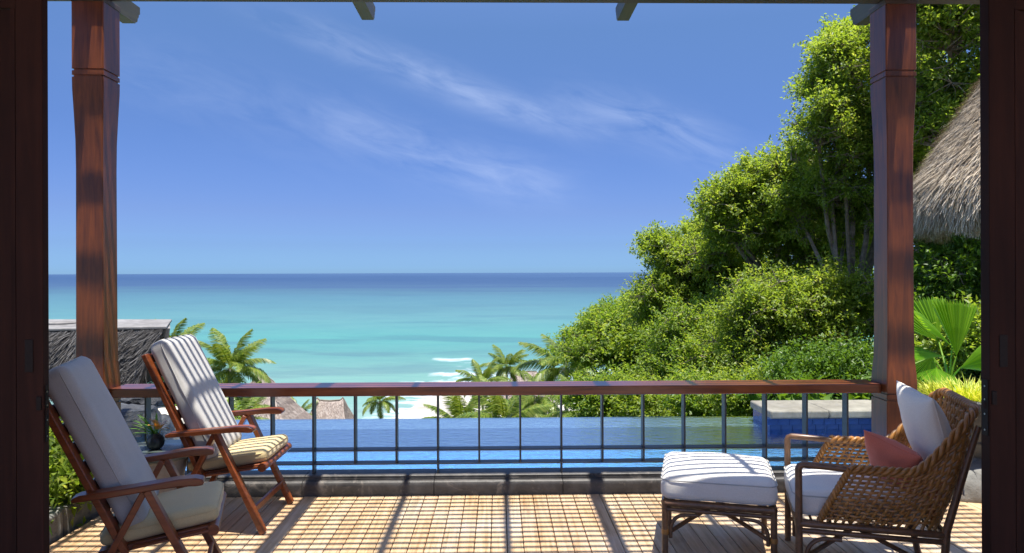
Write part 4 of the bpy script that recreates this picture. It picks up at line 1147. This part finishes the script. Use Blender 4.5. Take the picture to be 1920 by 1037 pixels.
# end panel of cement at the right gable
mb = MB(); g0, g1, g2 = tB + Vector((.012, .1, .0)), tC + Vector((.02, 0, .0)), tC.lerp(bC, .72) + Vector((.03, 0, 0)); g3 = tB.lerp(bB, .55) + Vector((.04, .25, 0))
mb.add([g0, g1, g2, g3] + [q - Vector((.05, 0, 0)) for q in (g0, g1, g2, g3)], [(0, 1, 2, 3), (7, 6, 5, 4), (0, 4, 5, 1), (1, 5, 6, 2), (2, 6, 7, 3), (3, 7, 4, 0)]); mb.build('gable_cap', 'cement', nb)
MB().box(.2, 1.4, -.6, .6, -.1, 1.3).build('support_wall', 'greyrock', nb)

# dark boulders under it
def boulder(name, px, py, d, rx, ry, rz, label, seed, mat='rock', group='dark boulders left of the pool'):
    bm = bmesh.new(); bmesh.ops.create_icosphere(bm, subdivisions=4, radius=1)
    for v in bm.verts:
        n_ = v.co.normalized(); k = 1 + .32 * mnoise.noise(n_ * 1.6 + Vector((seed, 0, 0))) + .10 * mnoise.noise(n_ * 5 + Vector((seed, 3, 0)))
        c = n_ * k; c = Vector((math.copysign(abs(c.x) ** .8, c.x), math.copysign(abs(c.y) ** .8, c.y), math.copysign(abs(c.z) ** .75, c.z)))
        v.co = Vector((c.x * rx, c.y * ry, c.z * rz))
    me = bpy.data.meshes.new(name); bm.to_mesh(me); bm.free(); me.polygons.foreach_set('use_smooth', [True] * len(me.polygons)); me.set_sharp_from_angle(angle=R(28))
    p = P(px, py, d) if px else Vector(py); o = link(name, me, mat, None, p); tag(o, label, 'rock', group); return o
boulder('boulder', 265, 745, 6.7, .26, .26, .09, 'flat slab-like dark boulder just under the left end of the handrail', 1.0)
boulder('boulder', 238, 800, 6.3, .26, .3, .2, 'dark boulder beside the left post, below the flat one', 2.0)
boulder('boulder', 287, 815, 6.5, .16, .22, .16, 'small dark boulder left of the pale paving', 3.0)
boulder('boulder', 215, 765, 6.9, .28, .3, .16, 'dark boulder hidden mostly behind the left post', 4.0)
boulder('boulder', 140, 830, 6.2, .42, .34, .30, 'large dark boulder behind the back of the nearer armchair', 5.0)

t_ = [B(112, 895, 34, 4.7, .16), B(92, 860, 40, 4.9, .16), B(140, 905, 18, 4.6, .1)]
T_BED = t_
# far huts
def far_hut(px, py, d, wr, wb, hr, label, saddle=True, dp=1.0):
    c = P(px, py, d); g = terr(c.x, c.y); e = empty('thatched_hut', (c.x, c.y, g), 0, label, 'hut', 'thatched huts down the slope')
    H = c.z - g; r2, b2 = wr / 2, wb / 2; dy = wb * .5 * dp
    top = [(-r2, 0, H), (-r2 * .8, 0, H - .28), (0, 0, H - .36), (r2 * .8, 0, H - .28), (r2, 0, H)] if saddle else [(-r2, 0, H - .05), (-r2 * .5, 0, H), (0, 0, H), (r2 * .5, 0, H), (r2, 0, H - .05)]
    zb = H - hr; mb = MB(); V = []
    n = 10
    rows = []
    for i in range(n + 1):
        t = i / n; k = t ** .9; fl = 1 + .12 * math.sin(math.pi * t) * -1
        rows.append([( (a[0] + (b2 * (-1 + 2 * j / 4) - a[0]) * k) * (fl if 0 < i < n else 1), -dy * k, a[2] + (zb - a[2]) * t) for j, a in enumerate(top)])
    for s in (1, -1):
        for i in range(n):
            for j in range(4):
                q = [rows[i][j], rows[i][j + 1], rows[i + 1][j + 1], rows[i + 1][j]]; q = [(a, b * s, c_) for a, b, c_ in q]; mb.add(q, [(0, 1, 2, 3)])
    for j, sgn in ((0, -1), (4, 1)):
        for i in range(n):
            a, b = rows[i][j], rows[i + 1][j]; mb.add([a, b, (b[0], -b[1], b[2]), (a[0], -a[1], a[2])], [(0, 1, 2, 3)])
    mb.build('roof', 'thatch_f', e, smooth=50)
    def sf(u, v):
        t = v ** .8; i = min(int(t * n), n - 1); f = t * n - i; jj = min(int(u * 4), 3); g_ = u * 4 - jj
        l3 = lambda a, b, q: Vector(a).lerp(Vector(b), q)
        p = l3(l3(rows[i][jj], rows[i][jj + 1], g_), l3(rows[i + 1][jj], rows[i + 1][jj + 1], g_), f)
        dn = (Vector(rows[i + 1][jj]) - Vector(rows[i][jj])).normalized(); nn = Vector((0, -1, .5)).normalized()
        return tuple(p), tuple(dn), tuple(nn)
    thatch_strips('thatch', sf, 5000, .35, .05, 'thatch_f', e, .06, .12)
    for jj_, sg_ in ((0, -1), (4, 1)):
        def se(u, v, jj_=jj_, sg_=sg_):
            t = v ** .8; i = min(int(t * n), n - 1); f = t * n - i; a = Vector(rows[i][jj_]).lerp(Vector(rows[i + 1][jj_]), f); b = Vector((a.x, -a.y, a.z))
            dn = (Vector(rows[i + 1][jj_]) - Vector(rows[i][jj_])); dn.y = 0; return tuple(a.lerp(b, u)), tuple(dn.normalized()), (sg_ * .8, 0, .6)
        thatch_strips('thatch', se, 1800, .35, .05, 'thatch_f', e, .06, .12)
    mb = MB(); mb.tube([(a, b, c_ + .04) for a, b, c_ in top], .09, 6); mb.build('ridge', 'bark', e, smooth=50)
    MB().box(-b2 * .75, b2 * .75, -dy * .7, dy * .7, -.3, zb + .3).build('wall', 'path', e)
    return e
far_hut(619, 746, 80, 2.9, 5.6, 3.3, 'far hut with a saddle-shaped thatched ridge, seen through the railing above the pool')
far_hut(492, 703, 62, .6, 7.4, 4.6, 'far hut with a pointed thatched roof behind the left coconut palm', False)
far_hut(985, 697, 92, 3.0, 7.0, 3.6, 'far thatched hut whose flat ridge shows beside the dark palm', False)

# ------------------------------------------------------------------ fan palm right of the post
def fan_leaf(parent, base, hub, outdir, facing, rad, spread, segs, mat='fan', cut=1.0):
    base, hub, outdir, facing = Vector(base), Vector(hub), Vector(outdir).normalized(), Vector(facing)
    facing = (facing - outdir * facing.dot(outdir)).normalized(); sd = outdir.cross(facing).normalized()
    lf = empty('fan_leaf', (0, 0, 0)); lf.parent = parent
    mid = (base + hub) / 2 + Vector((0, 0, .03)); MB().tube([base, mid, hub], [.012, .009, .006], 6).build('leaf_stalk', 'fan', lf, smooth=60)
    mb = MB()
    for i in range(segs):
        a0 = R(-spread / 2 + spread * i / segs); a1 = R(-spread / 2 + spread * (i + 1) / segs); am = (a0 + a1) / 2
        dv = lambda a: outdir * math.cos(a) + sd * math.sin(a)
        r1 = rad * (.93 + .07 * math.cos(am)) * random.uniform(.96, 1.0); rt = rad * (1.0 + .10 * cut)
        f0 = facing * .012
        def pt(a, r, ex=0): return hub + dv(a) * r + facing * (ex - .10 * r * r / rad)
        mb.add([hub, pt(a0, r1 * .55), pt(am, r1 * .55, .014), pt(a1, r1 * .55), pt(a0, r1), pt(am, r1, .020), pt(a1, r1), pt(a0 * .7 + am * .3, rt), pt(a1 * .7 + am * .3, rt)],
               [(0, 1, 2), (0, 2, 3), (1, 4, 5, 2), (2, 5, 6, 3), (4, 7, 5), (5, 8, 6)])
    mb.build('leaf_blade', mat, lf)
    lf.name = 'fan_leaf'
    return lf
fb = P(1778, 735, 6.6)
fp = empty('fan_palm', (0, 0, 0), 0, 'fan palm with large pleated leaves behind the urn', 'palm')
fp.location = (fb.x, fb.y, -.15)
def q_(px, py, d): v = P(px, py, d); return (v.x - fb.x, v.y - fb.y, v.z + .15)
b0 = q_(1780, 725, 6.6)
MB().tube([(0, 0, 0), (.0, 0, .3), b0], [.06, .05, .03], 8).build('stem', 'bark', fp, smooth=60)
fan_leaf(fp, b0, q_(1793, 668, 6.6), (.08, .1, 1), (-.2, -1, .25), .50, 46, 15)
fan_leaf(fp, b0, q_(1785, 650, 6.5), (-.75, -.1, .75), (.3, -.5, 1), .42, 60, 12)
fan_leaf(fp, b0, q_(1770, 668, 6.45), (-1, 0, .22), (.1, -.4, 1), .36, 56, 12)
fan_leaf(fp, b0, q_(1748, 668, 6.7), (-.35, .1, -.9), (-.1, -1, .1), .42, 90, 16, 'fan')
fan_leaf(fp, b0, q_(1760, 640, 7.0), (-.3, .4, .8), (-.2, -1, .1), .45, 80, 16)
fan_leaf(fp, b0, q_(1755, 690, 6.2), (-.25, -.6, -.35), (0, -.5, 1), .22, 110, 12)
fan_leaf(fp, b0, q_(1800, 690, 6.2), (.5, -.6, .5), (0, -.6, .8), .35, 80, 14)
# leafy shrub right of the fan palm
t_ = [B(1828, 655, 34, 6.9, .25), B(1842, 610, 28, 7.0, .25), B(1735, 700, 22, 7.2, .25), B(1740, 660, 20, 7.3, .2)]
T('shrub', 'glossy-leaved shrub at the right door edge beside the fan palm', 'shrub', (t_[0][0][0], 6.9, -.15), t_, 34, 12, 9, .085, 'leaf', None, .11, .02, limbs=False)
t_ = [B(1730, 740, 60, 8.6, .5), B(1800, 700, 60, 8.8, .5), B(1690, 735, 40, 9.2, .4)]
T('shrub', 'dark low shrub behind the fan palm and the right post', 'shrub', (t_[0][0][0], 8.6, -.15), t_, 60, 14, 12, .09, 'leaf_d', None, .16, .02, limbs=False)

# urn with tufted plants on a rough stone
ux_, uy_ = 3.47, 5.22
boulder('plinth_stone', None, (ux_, uy_ + .02, .09), 0, .46, .38, .20, 'rough grey stone under the big dark urn at the right', 6.0, 'greyrock', None)
ur = empty('stone_urn', (ux_, uy_, .25), 0, 'big dark grey stone urn on a rough stone, behind the wicker armchair', 'urn')
MB().lathe([(.17, 0), (.20, .01), (.23, .06), (.27, .16), (.305, .28), (.32, .36), (.335, .372), (.35, .385), (.352, .42), (.34, .435), (.315, .435), (.30, .40), (.1, .395)], 48,
           wob=lambda a, z: 1 + .006 * math.sin(a * 3 + z * 20)).build('urn_body', 'urn', ur, smooth=35)
for z in (.12, .13): MB().lathe([(.256 + (z - .12) * .4, z), (.262 + (z - .12) * .4, z + .004), (.258 + (z - .12) * .4, z + .008)], 48).build('band', 'urn', ur, smooth=35)
tu = empty('tufted_plant', (ux_, uy_, .645), 0, 'yellow green grassy plant growing in the big stone urn', 'plant')
mb = MB(); rr_ = random.Random(9)
for k in range(900):
    a_ = rr_.uniform(0, 2 * math.pi); r_ = .29 * math.sqrt(rr_.random()); az = a_ + rr_.uniform(-1.2, 1.2)
    strap_blade(mb, (r_ * math.cos(a_), r_ * math.sin(a_), 0), az, rr_.uniform(.09, .20), rr_.uniform(.008, .013), rr_.uniform(.5, 1.4), rr_.uniform(.3, 1.2), 3)
o = mb.build('foliage', 'grass', tu); o['kind'] = 'stuff'

# planter left of the deck
bed = empty('planter_bed', (-2.95, 4.0, 0), 0, 'low stone edged planting bed along the left side of the deck', 'planter')
for k, y in enumerate((2.8, 3.35, 3.9, 4.45)):
    MB().box(.09, .255, y - 4.0 + .003, y - 4.0 + .547, -.3, .15 + .004 * (k % 2)).build('edging_stone', 'greyrock', bed, bevel=.02, seg=3)
MB().box(-.9, .088, -1.2, 1.0, -.3, .09).build('soil', 'soil', bed)
rs = random.Random(21)
for j, (x, y, s, lab) in enumerate(((-2.93, 4.05, 1.0, 'strap-leaved plant in the bed, its bright leaf arching over the deck edge'), (-3.0, 4.55, .9, 'strap-leaved plant in the bed behind the nearer armchair, farther one'), (-3.2, 4.2, 1.0, 'strap-leaved plant at the back of the bed by the left door'))):
    e = empty('strap_leaf_plant', (x, y, .09), 0, lab, 'plant', 'strap-leaved plants in the bed')
    for k in range(22):
        mb = MB(); strap_blade(mb, (rs.uniform(-.02, .02), rs.uniform(-.02, .02), 0), rs.uniform(0, 6.28), rs.uniform(.28, .48) * s, rs.uniform(.022, .036), rs.uniform(.6, 1.4), rs.uniform(1.2, 2.2), 8)
        mb.build('leaf', 'strap', e, smooth=60)
    if j == 0:
        mb = MB(); strap_blade(mb, (.1, .05, .14), R(-12), .40, .04, .55, 1.9, 9); mb.build('leaf', 'strap', e, smooth=60)
T('shrub', 'leafy green shrub in the bed between the left door and the nearer armchair', 'shrub', (T_BED[0][0][0], 4.9, .05), T_BED, 40, 12, 10, .07, 'leaf', None, .10, .02, limbs=False)
# small shrub left of the pool
t_ = [B(292, 752, 26, 9.0, .3), B(305, 770, 26, 8.9, .3), B(350, 775, 25, 9.1, .3), B(400, 790, 25, 9.2, .3)]
T('shrub', 'light green shrub by the grey roof, behind the farther armchair', 'shrub', (t_[0][0][0], 9.0, t_[0][0][2] - .5), t_, 46, 12, 10, .07, 'leaf_y', None, .13, .02, limbs=False)
